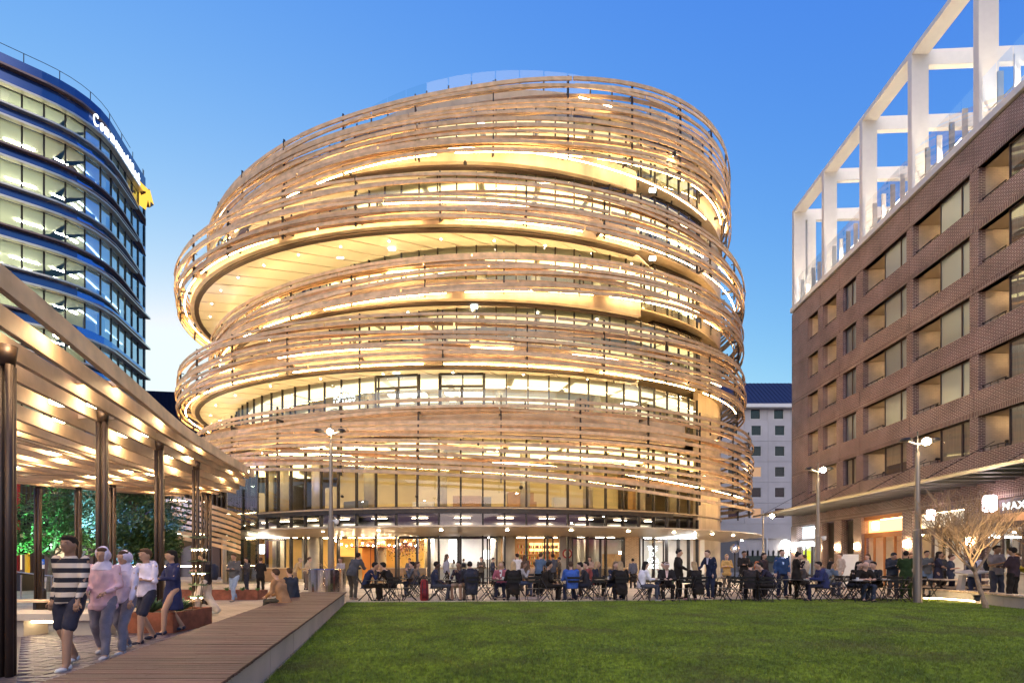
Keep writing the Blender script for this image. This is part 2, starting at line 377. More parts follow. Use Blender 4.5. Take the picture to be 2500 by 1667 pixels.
# drum levels: panes, mullions, interiors
LV = [(0,'low',0.0,3.3),(1,'low',5.15,9.75),(2,'l3',11.0,14.0),(3,'up',14.8,18.2),(4,'up',19.0,22.25),(5,'up',23.1,27.05),(6,'up',28.0,31.45)]
ROOMW = mat('room_plaster', (.74,.62,.38), .7, var=.08, vscale=.4)
ROOMC = mat('room_ceiling', (.76,.72,.58), .7)
FLOORM = mat('room_floor', (.36,.28,.2), .5, var=.1)
SHELF = mat('timber_joinery', (.46,.26,.11), .5, var=.15, vscale=2)
COLR = mat('concrete_column', (.52,.46,.37), .8, var=.12, vscale=1.5, bump=.2)
pane_rest = MB(); mull_rest = MB()
for lv, dk, z0, z1 in LV:
    e = DR[dk]; thc = px_theta(e, 1702)
    if lv > 0:
        step = 3.8; n = int((thc+100)/step); edges = [thc-step*i for i in range(n+1)]
        for j, th in enumerate(edges):
            p = ept(e, th); nn = (ept(e, th, 1)-p).normalized()
            MB().bar(p+Vector((0,0,z0)), p+Vector((0,0,z1)), .07 if lv > 1 else .11, .14 if lv > 1 else .2, nn).build('mullion', STEEL, EXB)
            if j < n:
                a, b = ept(e, th-.1), ept(e, th-step+.1)
                for (u, w) in (((z0+.06, z1-.06),) if lv != 1 else ((z0+.25, z1-.06),)):
                    MB().add([(b.x,b.y,u),(a.x,a.y,u),(a.x,a.y,w),(b.x,b.y,w)], [(0,1,2,3)]).build('glass_pane', GLASS, EXB)
    # concrete part of the drum on the right, running behind
    if lv == 0:
        ring('concrete_wall', CONCW, DR['low'], .05, -.3, 0, 33.4, thc, 100)
        ring('rear_wall', CONCW, DR['low'], -.2, -.5, 0, 31.4, 100, 150)
        ring('rear_wall', CONCW, DR['up'], -.2, -.5, 0, 31.3, 150, 256)
    # interior
    two_ring('room_ceiling', ROOMC, e, -.3, e, -11.5, z1+.02, z1+.1, -110, 110, 60)
    if lv != 0: two_ring('room_floor', FLOORM, e, .15, e, -11.5, z0-.1, z0, -110, 110, 60)
    ring('core_wall', ROOMW, e, -9.0 if lv not in (2, 0) else -6.0, -9.3 if lv not in (2, 0) else -6.3, z0, z1, -110, 110)
    if lv:
        s_ = {1:4.6, 2:2.6, 3:2.0, 4:5.6, 5:4.0, 6:1.8}[lv]
        for a in range(-100, 80, 12):
            two_ring('ceiling_light', lamp_mat('room_light_%d' % lv, (1.0,.74,.33) if lv != 2 else (1.0,.80,.48), s_*.8), e, -.9, e, -2.6, z1-.08, z1-.02, a+.7, a+11.3, 5)
            two_ring('ceiling_light', lamp_mat('room_light_%d' % lv, (1,1,1), 1), e, -4.4, e, -5.6, z1-.08, z1-.02, a+.7, a+11.3, 5)
    # some furniture and columns to break up the rooms
    for j in range(9):
        th = -75+j*17+rnd.uniform(-4,4); c = ept(e, th, -3.2)
        MB().lathe([(.38,z0),(.38,z1)], 16, (c.x,c.y,0)).build('column', COLR, EXB, smooth=True)
    if lv:
        for j in range(16):
            th = rnd.uniform(-80, thc-4); c = ept(e, th, rnd.uniform(-1.4,-4.5)); hh = rnd.choice((.8,1.1,1.5,2.1)); hh = min(hh, z1-z0-.3)
            m = MB().obox((c.x,c.y,z0+hh/2), rnd.uniform(.6,2.2), .5, hh, rnd.uniform(-.2,.2)+math.radians(th))
            m.build('cabinet', rnd.choice((SHELF, ROOMW, WHITE, mat('grey_fabric_screen', (.2,.2,.2), .8))), EXB)
    if 2 < lv:
        for j in range(3):
            th = px_theta(e, 1582)-.0; 
ring('transom', STEEL, DR['low'], .12, -.25, 4.75, 5.2, -100, 43)
two_ring('first_floor_slab', CONC, DR['low'], -.3, DR['low'], -11.5, 4.95, 5.1, -110, 110, 60)
# void strip under the first floor: glass and silver duct
e = DR['low']; thc = px_theta(e, 1702); step = 3.8; n = int((thc+100)/step)
for j in range(n+1):
    th = thc-step*j; p = ept(e, th); nn = (ept(e, th, 1)-p).normalized()
    MB().bar(p+Vector((0,0,0)), p+Vector((0,0,4.75)), .12, .22, nn).build('shopfront_post', STEEL, EXB)
    if j < n:
        a, b = ept(e, th-.1), ept(e, th-step+.1)
        MB().add([(b.x,b.y,3.55),(a.x,a.y,3.55),(a.x,a.y,4.74),(b.x,b.y,4.74)], [(0,1,2,3)]).build('transom_pane', GLASS, EXB)
two_ring('room_ceiling', mat('dim_service_ceiling', (.3,.25,.2), .8), e, -.3, e, -5, 4.65, 4.7, -100, 60, 60)
MB().tube([ept(e, a, -1.6, 3.95) for a in range(-70, 50, 3)], .42, 10).build('air_duct', mat('galvanised_duct', (.5,.5,.5), .35, .8, var=.2, vscale=3), EXB)
for a in range(-66, 46, 8):
    ring('ceiling_light', lamp_mat('void_light', (1,.8,.55), 26), e, -.9, -.98, 4.5, 4.54, a, a+3)
# louvre boxes at the right-hand terrace ends
LOUV = mat('bronze_louvre', (.04,.028,.02), .45, .3)
for lv, z in ((6,32.3),(5,27.35),(4,22.5),(3,18.2)):
    e = DR['low']; a, b = px_theta(e, 1586), px_theta(e, 1703)
    for q in range(5):
        ring('louvre_blade', LOUV, e, .3, .05, z+.16*q, z+.16*q+.09, a, b, step=3.0)
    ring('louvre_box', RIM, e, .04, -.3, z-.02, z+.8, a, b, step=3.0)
    ring('slab_edge', CONCW, e, .42, -.2, z+.82, z+1.7, a-.8, b+.5, step=3.0)
    for th in (a, b, (a+b)/2):
        p = ept(e, th, .1); MB().bar(p+Vector((0,0,z-3.2)), p+Vector((0,0,z)), .12, .12).build('corner_post', STEEL, EXB)
    for t0, t1 in ((a, (a+b)/2), ((a+b)/2, b)):
        p, q = ept(e, t0+.3, .1), ept(e, t1-.3, .1)
        MB().add([(p.x,p.y,z-3.1),(q.x,q.y,z-3.1),(q.x,q.y,z-.02),(p.x,p.y,z-.02)], [(0,1,2,3)]).build('glass_pane', GLASS, EXB)
# terrace glass balustrades
BGL = glass_mat('balustrade_glass', (.90,.95,.93), .04, .6)
for k, z0, z1, off, t0, t1 in ((5,11.3,12.55,-1.1,-75,60),(4,15.0,16.2,-1.2,-75,60),(3,19.3,20.5,-1.2,-70,60),(2,23.3,24.5,-1.2,-75,60),(1,27.9,29.3,-1.5,-70,60),(6,32.5,33.9,-.1,-80,80)):
    a = t0
    while a < t1:
        fr = [ept(k, a+.1+i*2.4, off) for i in range(3)]
        MB().add([(p.x,p.y,z) for z in (z0,z1) for p in fr], [(0,1,4,3),(1,2,5,4)]).build('balustrade_pane', BGL, EXB)
        p = ept(k, a, off-.04); MB().bar(p+Vector((0,0,z0-.3)), p+Vector((0,0,z0+(z1-z0)*.62)), .07, .1).build('balustrade_post', BLACK, EXB)
        a += 5
two_ring('roof_deck', CONC, BAND[6], -.2, BAND[6], -14, 31.9, 32.0)
# entrance canopy: thin-edged dish
CE = (-2.2,46,24.6,16.6); fr = []
for i in range(100):
    th = -108+216*i/99; a = ept(CE, th, 0); m_ = ept(CE, th, -.5); b = ept(DR['low'], th, .02)
    fr.append([(a.x,a.y,3.62),(a.x,a.y,3.70),(m_.x,m_.y,3.76),(b.x,b.y,3.80),(b.x,b.y,3.22)])
CANM = mat('canopy_metal_sheet', (.56,.46,.34), .38, .35, var=.05)
cn = MB().sweep(fr).build('entrance_canopy', CANM, EXB, smooth=False)
for px in (630,651,680,789,924,1077,1238,1394,1534,1646,1697,1739,1790,1811):
    th = px_theta(CE, px, -1.0); p = ept(CE, th, -1.0, 3.5)
    o = MB().lathe([(.09,-.03),(.09,0),(.075,.02)], 12, tuple(p)).build('downlight', SPOT, EXB)
    s = bpy.data.lights.new('canopy_downlight', 'SPOT'); s.energy = 330; s.color = (1,.80,.55); s.spot_size = math.radians(140); s.spot_blend = .6; s.shadow_soft_size = .1
    so = bpy.data.objects.new('canopy_downlight', s); COL.objects.link(so); so.location = p+Vector((0,-.05,-.06)); so.rotation_euler = (math.radians(-18),0,0)
# revolving timber of the sign panels: library sign and entrance lettering
def text(body, size, loc, rot, m, parent, name='sign_letters', depth=.02, bold=True, align='LEFT', space=1.0, sx=1.0):
    cu = bpy.data.curves.new(name, 'FONT'); cu.body = body; cu.size = size; cu.extrude = depth; cu.align_x = align; cu.space_line = .92*space
    if bold: cu.offset = size*.008
    t = bpy.data.objects.new(name, cu); TSC.collection.objects.link(t); dg = TDG()
    me = bpy.data.meshes.new_from_object(t.evaluated_get(dg)); bpy.data.objects.remove(t)
    me.materials.clear(); me.materials.append(m)
    o = link(name, me, parent, loc); o.rotation_euler = rot; o.scale = (sx, 1, 1); return o
SIGNW = lamp_mat('white_sign_light', (.95,1.0,1.0), 2.2)
e = DR['l3']; th = px_theta(e, 855); p = ept(e, th, .25, 13.0)
text('DARLING\nSQUARE\nLIBRARY', .46, p+Vector((-.95,-.1,-.1)), (PI/2,0,math.radians(th)*.8), SIGNW, EXB, 'library_sign')
e = DR['low']; th = px_theta(e, 1592); p = ept(e, th, .2, 2.3)
text('THE\n EX\nCHA\nNGE', .5, p+Vector((-.5,-.1,-.0)), (PI/2,0,math.radians(th)*.7), SIGNW, EXB, 'entrance_sign', space=.95)
# glazed library doors with dark frames
e = DR['l3']
for x0, x1 in ((920,1022),(1074,1180),(1560,1594)):
    a, b = px_theta(e, x0), px_theta(e, x1); pa, pb = ept(e, a, .12), ept(e, b, .12); d = pb-pa; nd = 2 if x1-x0 > 60 else 1
    m = MB()
    for z in (13.9, 13.1): m.bar(pa+Vector((0,0,z)), pb+Vector((0,0,z)), .1, .14)
    for i in range(nd+1): q = pa+d*i/nd; m.bar(q+Vector((0,0,11.1)), q+Vector((0,0,13.9 if i in (0,nd) else 13.1)), .16, .12)
    m.build('door_frame', BLACK, EXB)
    ra, rb = ept(e, a, -1.6), ept(e, b, -1.6)
    MB().bar(ra+Vector((0,0,13.2)), rb+Vector((0,0,13.2)), .5, .05).build('ceiling_light', lamp_mat('library_light', (1,.93,.85), 9), EXB)
# exit and emergency light boxes under the soffits
for x, y, D in ((957,606,32),(831,626,33),(1175,306,31),(1158,748,31.2),(1593,465,32.6),(1593,631,32.6),(968,907,32)):
    z = EYE+(HOR-y)/FPX*D; p = atD(x, D, z)
    MB().obox(p, .42, .1, .24).build('exit_light_box', lamp_mat('exit_white', (.85,1,.97), 9), EXB)
for i, (k, zb, n0) in enumerate(((2,22.22,16),(4,13.97,12),(3,18.17,12))):
    for j in range(n0):
        p = ept(k, -70+j*130/(n0-1), -2.4, zb); MB().lathe([(.05,-.03),(.06,.02)], 8, tuple(p)).build('soffit_downlight', lamp_mat('soffit_spot', (1,.85,.6), 30), EXB)
# ------------------------------------------------------------------ ground floor interior of the round building
def ibox(name, m, px0, px1, D, z0, z1, dep=.2, parent=EXB):
    a, b = atD(px0, D), atD(px1, D); return MB().box(a.x, b.x, D, D+dep, z0, z1).build(name, m, parent)
ORANGE = mat('orange_wall', (.85,.33,.05), .6, var=.1, vscale=.6); YELW = mat('yellow_timber_wall', (.85,.55,.16), .6, var=.08, vscale=.8)
ibox('shop_wall', SHELF, 540, 640, 38.5, 0, 3.3); ibox('shop_wall', YELW, 640, 830, 39, 0, 3.3); ibox('shop_wall', YELW, 830, 905, 37.5, 1.9, 3.3)
ibox('shop_wall', YELW, 905, 1045, 38, 0, 3.3); ibox('shop_wall', WHITE, 1045, 1200, 38.2, 0, 3.3)
ibox('shop_wall', SHELF, 1200, 1372, 38, 0, 3.3); ibox('shop_wall', CONC, 1372, 1470, 37.5, 0, 3.3)
ibox('shop_wall', CONC, 1470, 1560, 37.5, 2.1, 3.3); ibox('timber_door', SHELF, 1470, 1500, 37.6, 0, 2.1); ibox('timber_door', SHELF, 1501, 1532, 37.6, 0, 2.1)
ibox('shop_wall', WHITE, 1560, 1720, 38, 0, 3.3)
ibox('orange_kiosk', ORANGE, 884, 936, 36.2, 0, 2.7, .8)
BRI = brick_mat('tan_brick', (.5,.34,.18), (.38,.24,.12), (.7,.6,.45), rough=.7)
ibox('brick_pier', BRI, 1527, 1560, 34.3, 0, 3.3, .5)
for px, D in ((560,34.5),(770,35),(1242,33.4),(1395,34.6),(1440,35),(680,36)):
    p = atD(px, D); MB().lathe([(.42,0),(.42,3.4)], 20, tuple(p)).build('column', COLR, EXB, smooth=True)
# shelves with bottles
p0, p1 = atD(1262, 36.8), atD(1366, 36.8)
sh = MB(); 
for z in (1.25, 1.65, 2.05, 2.5, 2.95): sh.box(p0.x, p1.x, 36.7, 37.1, z, z+.04)
for i in range(6): x = p0.x+(p1.x-p0.x)*i/5; sh.box(x-.02, x+.02, 36.7, 37.1, .9, 2.99)
sh.build('bar_shelf', SHELF, EXB)
for ci, c in enumerate(((.55,.08,.04),(.75,.65,.5),(.1,.25,.08),(.6,.3,.06),(.12,.08,.05))):
    b = MB()
    for z in (1.29, 1.69, 2.09, 2.54):
        x = p0.x+.1+ci*.06
        while x < p1.x-.1:
            if rnd.random() < .75: h = rnd.uniform(.2,.3); b.lathe([(.036,0),(.036,h*.65),(.012,h*.8),(.012,h)], 6, (x, 36.85+rnd.uniform(-.05,.05), z))
            x += .3
    tag(b.build('shelf_bottles', mat('bottle_colour_%d' % ci, c, .25), EXB), kind='stuff')
ibox('back_light_panel', lamp_mat('amber_panel', (1,.6,.2), 3.0), 1293, 1366, 37.3, 2.3, 2.95, .05)
ibox('back_light_panel', lamp_mat('white_panel', (1,.95,.92), 4.0), 1096, 1118, 37.5, 1.5, 3.2, .05)
ibox('back_light_panel', lamp_mat('menu_panel', (1,.95,.9), 3.0), 1178, 1210, 37.4, 1.7, 2.4, .05)
ibox('back_light_panel', lamp_mat('white_screen', (.9,.97,1), 5.0), 634, 655, 36.5, 2.1, 2.8, .05)
# counters and bars
for a, b, D in ((560,700,33.6),(905,1040,33.9),(1060,1210,33.9),(1250,1370,35.5),(1400,1540,33.9)):
    ibox('bar_ledge', mat('pale_timber', (.68,.5,.3), .5), a, b, D, 1.02, 1.08, .5); ibox('bar_front', SHELF if a != 1060 else WHITE, a, b, D+.12, .12, 1.02, .3)
# round red shop emblem on the concrete wall
p = atD(1385, 33.6, 2.05); em = MB(); em.lathe([(.34,-.02),(.34,.02)], 28); em.mi = 1; em.lathe([(.24,.021),(.24,.03)], 24); em.mi = 2
for i in range(7):
    a = i*PI*2/7; em.obox((.14*math.cos(a), .14*math.sin(a), .035), .03, .09, .01, a)
o = em.build('round_emblem', [mat('emblem_red', (.4,.03,.03), .5), mat('emblem_cream', (.8,.7,.5), .5), mat('emblem_mark', (.35,.2,.05), .6)], EXB, loc=p); o.rotation_euler = (PI/2, 0, 0)
ibox('emblem_wall', CONC, 1366, 1392, 33.8, 0, 3.3, .3)
# parasol and hanging flower cloud
p = atD(905, 35.2); m = MB().lathe([(.03,0),(.03,2.7)], 8, tuple(p)); m.lathe([(1.5,2.55),(.75,2.8),(.02,3.0)], 8, tuple(p))
m.build('indoor_parasol', mat('rust_canvas', (.35,.09,.04), .8), EXB)
fl = MB()
for i in range(900):
    px = rnd.gauss(985, 24); z = 2.6+rnd.gauss(0,.16)-abs(rnd.gauss(0,.35))*(rnd.random() < .35); D = 34.6+rnd.uniform(-.6,.6); c = atD(px, D, min(z, 3.2)); s = rnd.uniform(.03,.07)
    a = Vector((rnd.gauss(0,1),rnd.gauss(0,1),rnd.gauss(0,1))).normalized()*s; b = a.cross(Vector((rnd.random(),1,.3))).normalized()*s
    fl.mi = i % 3; fl.add([tuple(c+a), tuple(c+b), tuple(c-a), tuple(c-b)], [(0,1,2,3)])
tag(fl.build('hanging_flowers', [mat('petal_rust', (.35,.1,.03), .8), mat('petal_pink', (.7,.4,.3), .8), mat('petal_green', (.12,.13,.05), .8)], EXB), kind='stuff')
# festoon bulbs
for i in range(16):
    px = 820+i*13; p = atD(px, 34, 2.95-.35*math.sin(PI*((i*.23) % 1)))
    MB().ball(tuple(p), .045, n=8, m=5).build('festoon_bulb', SPOT, EXB)
# room lights over the shops
SL_K = 5.5
for a, b, D, c, s in ((600,720,35,(1,.82,.6),7),(740,830,35.5,(1,.75,.45),7),(850,1040,35.3,(1,.66,.25),6),(1055,1200,35.2,(1,.93,.9),10),(1262,1360,35,(1,.72,.38),6),(1400,1500,35,(1,.85,.65),5),(1575,1700,35.4,(.95,1,1),6)):
    ibox('ceiling_light', lamp_mat('shop_light_%d' % a, c, s*SL_K), a, b, D, 3.22, 3.27, .35)
two_ring('room_ceiling', mat('shop_ceiling', (.35,.28,.2), .8), DR['low'], -.2, DR['low'], -6.5, 3.32, 3.45, -100, 50, 60)
# glazed shop doors, one standing open
for x0, x1, op in ((652,700,0),(975,1047,0),(1050,1118,0),(1121,1190,0),(1195,1208,1),(1328,1352,1),(1396,1462,0),(1465,1522,0),(1567,1617,0)):
    e = DR['low']; a, b = px_theta(e, x0), px_theta(e, x1); pa, pb = ept(e, a, .1), ept(e, b, .1)
    if op: pb = pa+Vector((.5,-.75,0))
    m = MB()
    for z in (.08, 3.1): m.bar(pa+Vector((0,0,z)), pb+Vector((0,0,z)), .06, .13)
    for q in (pa, pb): m.bar(q, q+Vector((0,0,3.15)), .08, .1)
    dr = m.build('door', STEEL, EXB)
    MB().add([(pa.x,pa.y,.1),(pb.x,pb.y,.1),(pb.x,pb.y,3.1),(pa.x,pa.y,3.1)], [(0,1,2,3)]).build('door_glass', GLASS, dr)
MB().add([(p.x,p.y,z) for z in (0.02,) for p in [ept(DR['low'], t, -.1) for t in range(-110,111,10)]]+[(-2,44,.02)], [tuple(list(range(23))+[])]).build('shop_floor', mat('shop_floor_tile', (.42,.33,.24), .35, var=.08), EXB)

# ================================================================== GROUND
PAVE = brick_mat('plaza_pavers', (.46,.37,.27), (.40,.32,.24), (.22,.17,.12), .4, .2, .012, rough=.62, axis='ground', bump=.5)
SETT = brick_mat('bluelit_stone_setts', (.12,.105,.13), (.08,.07,.095), (.03,.025,.03), .22, .11, .012, rough=.38, axis='ground', bump=.8)  # same stone as the plaza, bluish light put into its darker colour
g = MB().add([(-400,-60,-.004),(400,-60,-.004),(400,900,-.004),(-400,900,-.004)], [(0,1,2,3)]).build('plaza_paving', PAVE); tag(g, kind='structure')
g = MB().add([(-30,-6,0),(-3.0,-6,0),(-4.2,4.2,0),(-5.3,8.15,0),(-6.1,11.6,0),(-30,14.5,0)], [(0,1,2,3,4,5)]).build('bluelit_sett_path', SETT); tag(g, kind='structure')
sm = [MB().box(-.1,.1,-.045,.045,-.01,.022+.004*i).mesh('sett', mat('bluelit_loose_sett', (.115,.10,.13), .35, var=.3, vscale=8, bump=.4, rand=.35)) for i in range(3)]  # loose setts carry the same painted bluish light
cnt = 0; far = MB()
y = 5.3
while y < 9.4:
    x0 = -y*1.0; x1 = -4.45-(y-4.2)*.27
    x = x0+(.11 if int(y*10) % 2 else 0)
    while x < x1:
        if cnt < 300 and (y < 6.35): o = link('sett', sm[rnd.randrange(3)], g, (x, y, .004)); o.rotation_euler = (rnd.uniform(-.02,.02), rnd.uniform(-.02,.02), rnd.uniform(-.03,.03)); cnt += 1
        else: h = .022+rnd.uniform(0,.01); far.box(x-.1, x+.1, y-.045, y+.045, 0, h)
        x += .215
    y += .105
tag(far.build('sett', mat('bluelit_loose_sett'), g), kind='stuff')
# lawn and grass
LF = [(-5.95,17.35),(2,17.75),(9,18.6),(16,19.0),(40,19.6)]
soil = MB().add([(-2.0,2.0,.01),(-2.55,4.2,.01),(-5.95,17.35,.01)]+[(x,y,.01) for x,y in LF[1:]]+[(40,2,.01)], [tuple(range(8))]).build('lawn', mat('lawn_soil', (.10,.15,.015), .9, var=.3)); tag(soil, kind='structure')
kb = MB()
for (a, b), (c, d) in zip(LF, LF[1:]): kb.add([(a,b-.02,0),(c,d-.02,0),(c,d+.16,0),(a,b+.16,0),(a,b-.02,.05),(c,d-.02,.05),(c,d+.16,.05),(a,b+.16,.05)], [(4,5,6,7),(0,1,5,4),(2,3,7,6)])
tag(kb.build('lawn_edge_kerb', mat('pale_kerb', (.55,.46,.33), .7)), kind='structure')
def lawn_mesh():
    rs = np.random.RandomState(3); P = []
    for y0, y1, dens in ((3.6,7.5,6500),(7.5,11,3400),(11,14.5,1900),(14.5,19.5,1300)):
        x0, x1 = -6.2, min(1.12*y1+.5, 22); n = int((x1-x0)*(y1-y0)*dens); x = rs.uniform(x0, x1, n); y = rs.uniform(y0, y1, n)
        le = -2.0-(y-2)*(3.95/15.35)+.02; far_ = np.interp(x, [p[0] for p in LF], [p[1] for p in LF])
        k = (x > le) & (y < far_) & (x < 1.12*y+.5); P.append(np.stack([x[k], y[k]], 1))
    P = np.concatenate(P); n = len(P); pat = (np.sin(P[:,0]*1.3+np.sin(P[:,1]*.9)*2)*np.sin(P[:,1]*1.7+P[:,0]*.4)+1)/2
    h = rs.uniform(.028,.06, n)*(.8+.35*pat); az = rs.uniform(0, 2*PI, n); w = rs.uniform(.004,.008, n)*(1+.09*P[:,1]); ln = rs.uniform(.15,.8, n)*h; la = rs.uniform(0, 2*PI, n)
    v = np.zeros((n,3,3)); dx, dy = np.cos(az)*w/2, np.sin(az)*w/2
    v[:,0,0] = P[:,0]-dx; v[:,0,1] = P[:,1]-dy; v[:,1,0] = P[:,0]+dx; v[:,1,1] = P[:,1]+dy; v[:,2,0] = P[:,0]+np.cos(la)*ln; v[:,2,1] = P[:,1]+np.sin(la)*ln; v[:,2,2] = h; v[:,:2,2] = .008
    me = bpy.data.meshes.new('grass'); me.vertices.add(3*n); me.vertices.foreach_set('co', v.ravel()); me.loops.add(3*n); me.loops.foreach_set('vertex_index', np.arange(3*n, dtype=np.int32))
    me.polygons.add(n); me.polygons.foreach_set('loop_start', np.arange(0, 3*n, 3, dtype=np.int32)); me.update(calc_edges=True); return me
gm = mat('grass_blade', (.245,.32,.022), .55, var=.0, col2=(.13,.185,.012), vscale=1.1)
def grass_tweak(m):
    N, L = m.node_tree.nodes, m.node_tree.links; b = N['Principled BSDF']; mx = [n for n in N if n.type == 'MIX'][0]
    nz = N.new('ShaderNodeTexNoise'); nz.inputs['Scale'].default_value = 16; tc = [n for n in N if n.type == 'TEX_COORD'][0]; L.new(tc.outputs['Object'], nz.inputs['Vector'])
    n2 = N.new('ShaderNodeTexNoise'); n2.inputs['Scale'].default_value = .55; n2.inputs['Detail'].default_value = 6; L.new(tc.outputs['Object'], n2.inputs['Vector'])
    r = N.new('ShaderNodeMapRange'); r.inputs[1].default_value = .38; r.inputs[2].default_value = .62; r.inputs[3].default_value = .5; r.inputs[4].default_value = 1.4; L.new(nz.outputs[0], r.inputs[0])
    h = N.new('ShaderNodeHueSaturation'); L.new(mx.outputs['Result'], h.inputs['Color']); L.new(r.outputs[0], h.inputs['Value'])
    m3 = N.new('ShaderNodeMix'); m3.data_type = 'RGBA'; m3.inputs['B'].default_value = (.16,.12,.045,1); r3 = N.new('ShaderNodeMapRange'); r3.inputs[1].default_value = .52; r3.inputs[2].default_value = .72; r3.inputs[4].default_value = .7
    L.new(n2.outputs[0], r3.inputs[0]); L.new(r3.outputs[0], m3.inputs['Factor']); L.new(h.outputs[0], m3.inputs['A']); L.new(m3.outputs['Result'], b.inputs['Base Color'])
grass_tweak(gm)
me = lawn_mesh(); me.materials.append(gm); tag(link('grass', me), 'short green lawn grass with a few dry patches', 'grass', kind='stuff')

# ================================================================== TIMBER DECK BENCH
DK = thing('timber_deck', 'long low reddish-brown timber boardwalk with a concrete edge beside the lawn', 'deck')
def dkL(y): return -3.3-(y-1.0)*(4.16/16.2) if y > 4.2 else -3.3-(y-1)*.25
def dkR(y): return -1.72-(y-1.0)*(4.18/16.2)
y = 1.6; c = 0
while y < 17.2:
    m = MB(); x0, x1 = dkL(y)+rnd.uniform(-.004,.004), dkR(y)+rnd.uniform(-.004,.004); z = .4+rnd.uniform(-.002,.002); j = rnd.uniform(.3,.7)
    m.box(x0, x0+(x1-x0)*j-.002, y, y+.078, .37, z); m.box(x0+(x1-x0)*j+.002, x1, y, y+.078, .37, z+rnd.uniform(-.002,.002))
    m.build('deck_board', DECK, DK); y += .09; c += 1
m = MB()
for s, f in ((-1, dkR),):
    yy = 1.6
    while yy < 17.1:
        y2 = min(yy+1.55, 17.15); m2 = MB(); xa, xb = f(yy)-.05, f(y2-.01)-.05
        m2.add([(xa,yy,0),(xb,y2-.012,0),(xb-.12,y2-.012,0),(xa-.12,yy,0),(xa,yy,.345),(xb,y2-.012,.345),(xb-.12,y2-.012,.345),(xa-.12,yy,.345)], [(0,1,5,4),(4,5,6,7),(2,3,7,6),(1,2,6,5),(3,0,4,7)])
        m2.build('concrete_edge', CONC, DK); yy = y2
m = MB(); m.add([(dkL(1.7)+.35,1.7,0),(dkR(1.7)-.3,1.7,0),(dkR(17)-.3,17.1,0),(dkL(17)+.35,17.1,0),(dkL(1.7)+.35,1.7,.36),(dkR(1.7)-.3,1.7,.36),(dkR(17)-.3,17.1,.36),(dkL(17)+.35,17.1,.36)], [(0,1,5,4),(1,2,6,5),(2,3,7,6),(3,0,4,7)]).build('plinth', CONC, DK)

# ================================================================== TIMBER PAVILION
PV = thing('timber_pavilion', 'large open pavilion roof of curved timber beams on clustered steel columns', 'pavilion')
FC = [(-4.3,1.2),(-5.4,5.1),(-6.55,8.4),(-7.7,11.7),(-8.9,16.6)]
BC = [(-15.5,1.2),(-16.2,6),(-16.0,11),(-14.6,15.0),(-11.8,17.4)]
def crv(P, t):
    t = min(max(t, 0), 1)*(len(P)-1); i = min(int(t), len(P)-2); f = t-i
    g_ = lambda j: Vector((*P[min(max(j,0),len(P)-1)], 0)); a, b, c, d = g_(i-1), g_(i), g_(i+1), g_(i+2)
    return .5*((2*b)+(c-a)*f+(2*a-5*b+4*c-d)*f*f+(3*b-a-3*c+d)*f**3)
NBM = 25
def bz(i): return 4.48-.1*min(i, 5)-.0*i
for i in range(NBM):
    w = i/(NBM-1); fr = []; t1 = 1-.02*(i % 3); 
    for q in range(25):
        t = t1*q/24; p = crv(FC, t).lerp(crv(BC, t), w); d = (crv(FC, min(1,t+.01)).lerp(crv(BC, min(1,t+.01)), w)-crv(FC, t-.01).lerp(crv(BC, t-.01), w)); d.z = 0; n = Vector((-d.y, d.x, 0)).normalized()*.042
        z = bz(i)-.05*math.sin(t*3+i); h = .125
        fr.append([(p.x+n.x,p.y+n.y,z-h),(p.x+n.x,p.y+n.y,z+h),(p.x-n.x,p.y-n.y,z+h),(p.x-n.x,p.y-n.y,z-h)])
    MB().sweep(fr).build('roof_beam', WOOD2, PV)
LEDP = lamp_mat('pavilion_lamp', (1.0,.74,.42), 66)
for i in range(NBM-1):
    for q in range(13):
        t = (q+.35+.5*(i % 2))/13.2; w = (i+.5)/(NBM-1); p = crv(FC, t).lerp(crv(BC, t), w); a = crv(FC, t).lerp(crv(BC, t), i/(NBM-1)); b = crv(FC, t).lerp(crv(BC, t), (i+1)/(NBM-1))
        z = bz(i)-.05
        if (i+q) % 3 == 0: MB().bar(a+Vector((0,0,z+.06)), b+Vector((0,0,z+.05)), .05, .1).build('spacer_block', WOOD2, PV)
        if (i*13+q) % 2 == 0:
            d = (b-a).normalized(); c = p+Vector((0,.22,z+.02)); MB().obox(tuple(c), .09, .2, .06).build('lamp', LEDP, PV)
for (x, y, top) in ((-6.42,6.15,4.2),(-7.62,9.0,4.3),(-8.2,11.25,4.3),(-8.75,13.4,4.25),(-10.4,16.6,4.2),(-10.75,16.9,4.2),(-14.8,15.1,4.0),(-13.9,15.5,4.0),(-12.3,14.9,4.0),(-10.3,14.2,4.0),(-15.6,10.2,4.0),(-15.6,5.5,4.0)):
    m = MB()
    for dx, dy in ((-.055,-.03),(.055,-.03),(0,.06)): m.tube([(x+dx,y+dy,0),(x+dx,y+dy,top-.25)], .042, 12)
    m.tube([(x,y,top-.25),(x,y,top)], [.075,.1], 12); m.build('column', mat('bronze_tube_steel', (.07,.05,.042), .42, .6), PV, smooth=True)
# thin catenary wires
m = MB()
for y, z in ((12.5,3.75),(14.2,3.7),(15.0,3.62),(16,3.68)):
    m.tube([(-15.8,y,z),(-12,y,z-.05),(-8.6,y+.5,z)], .006, 4)
m.build('wire', STEEL, PV)

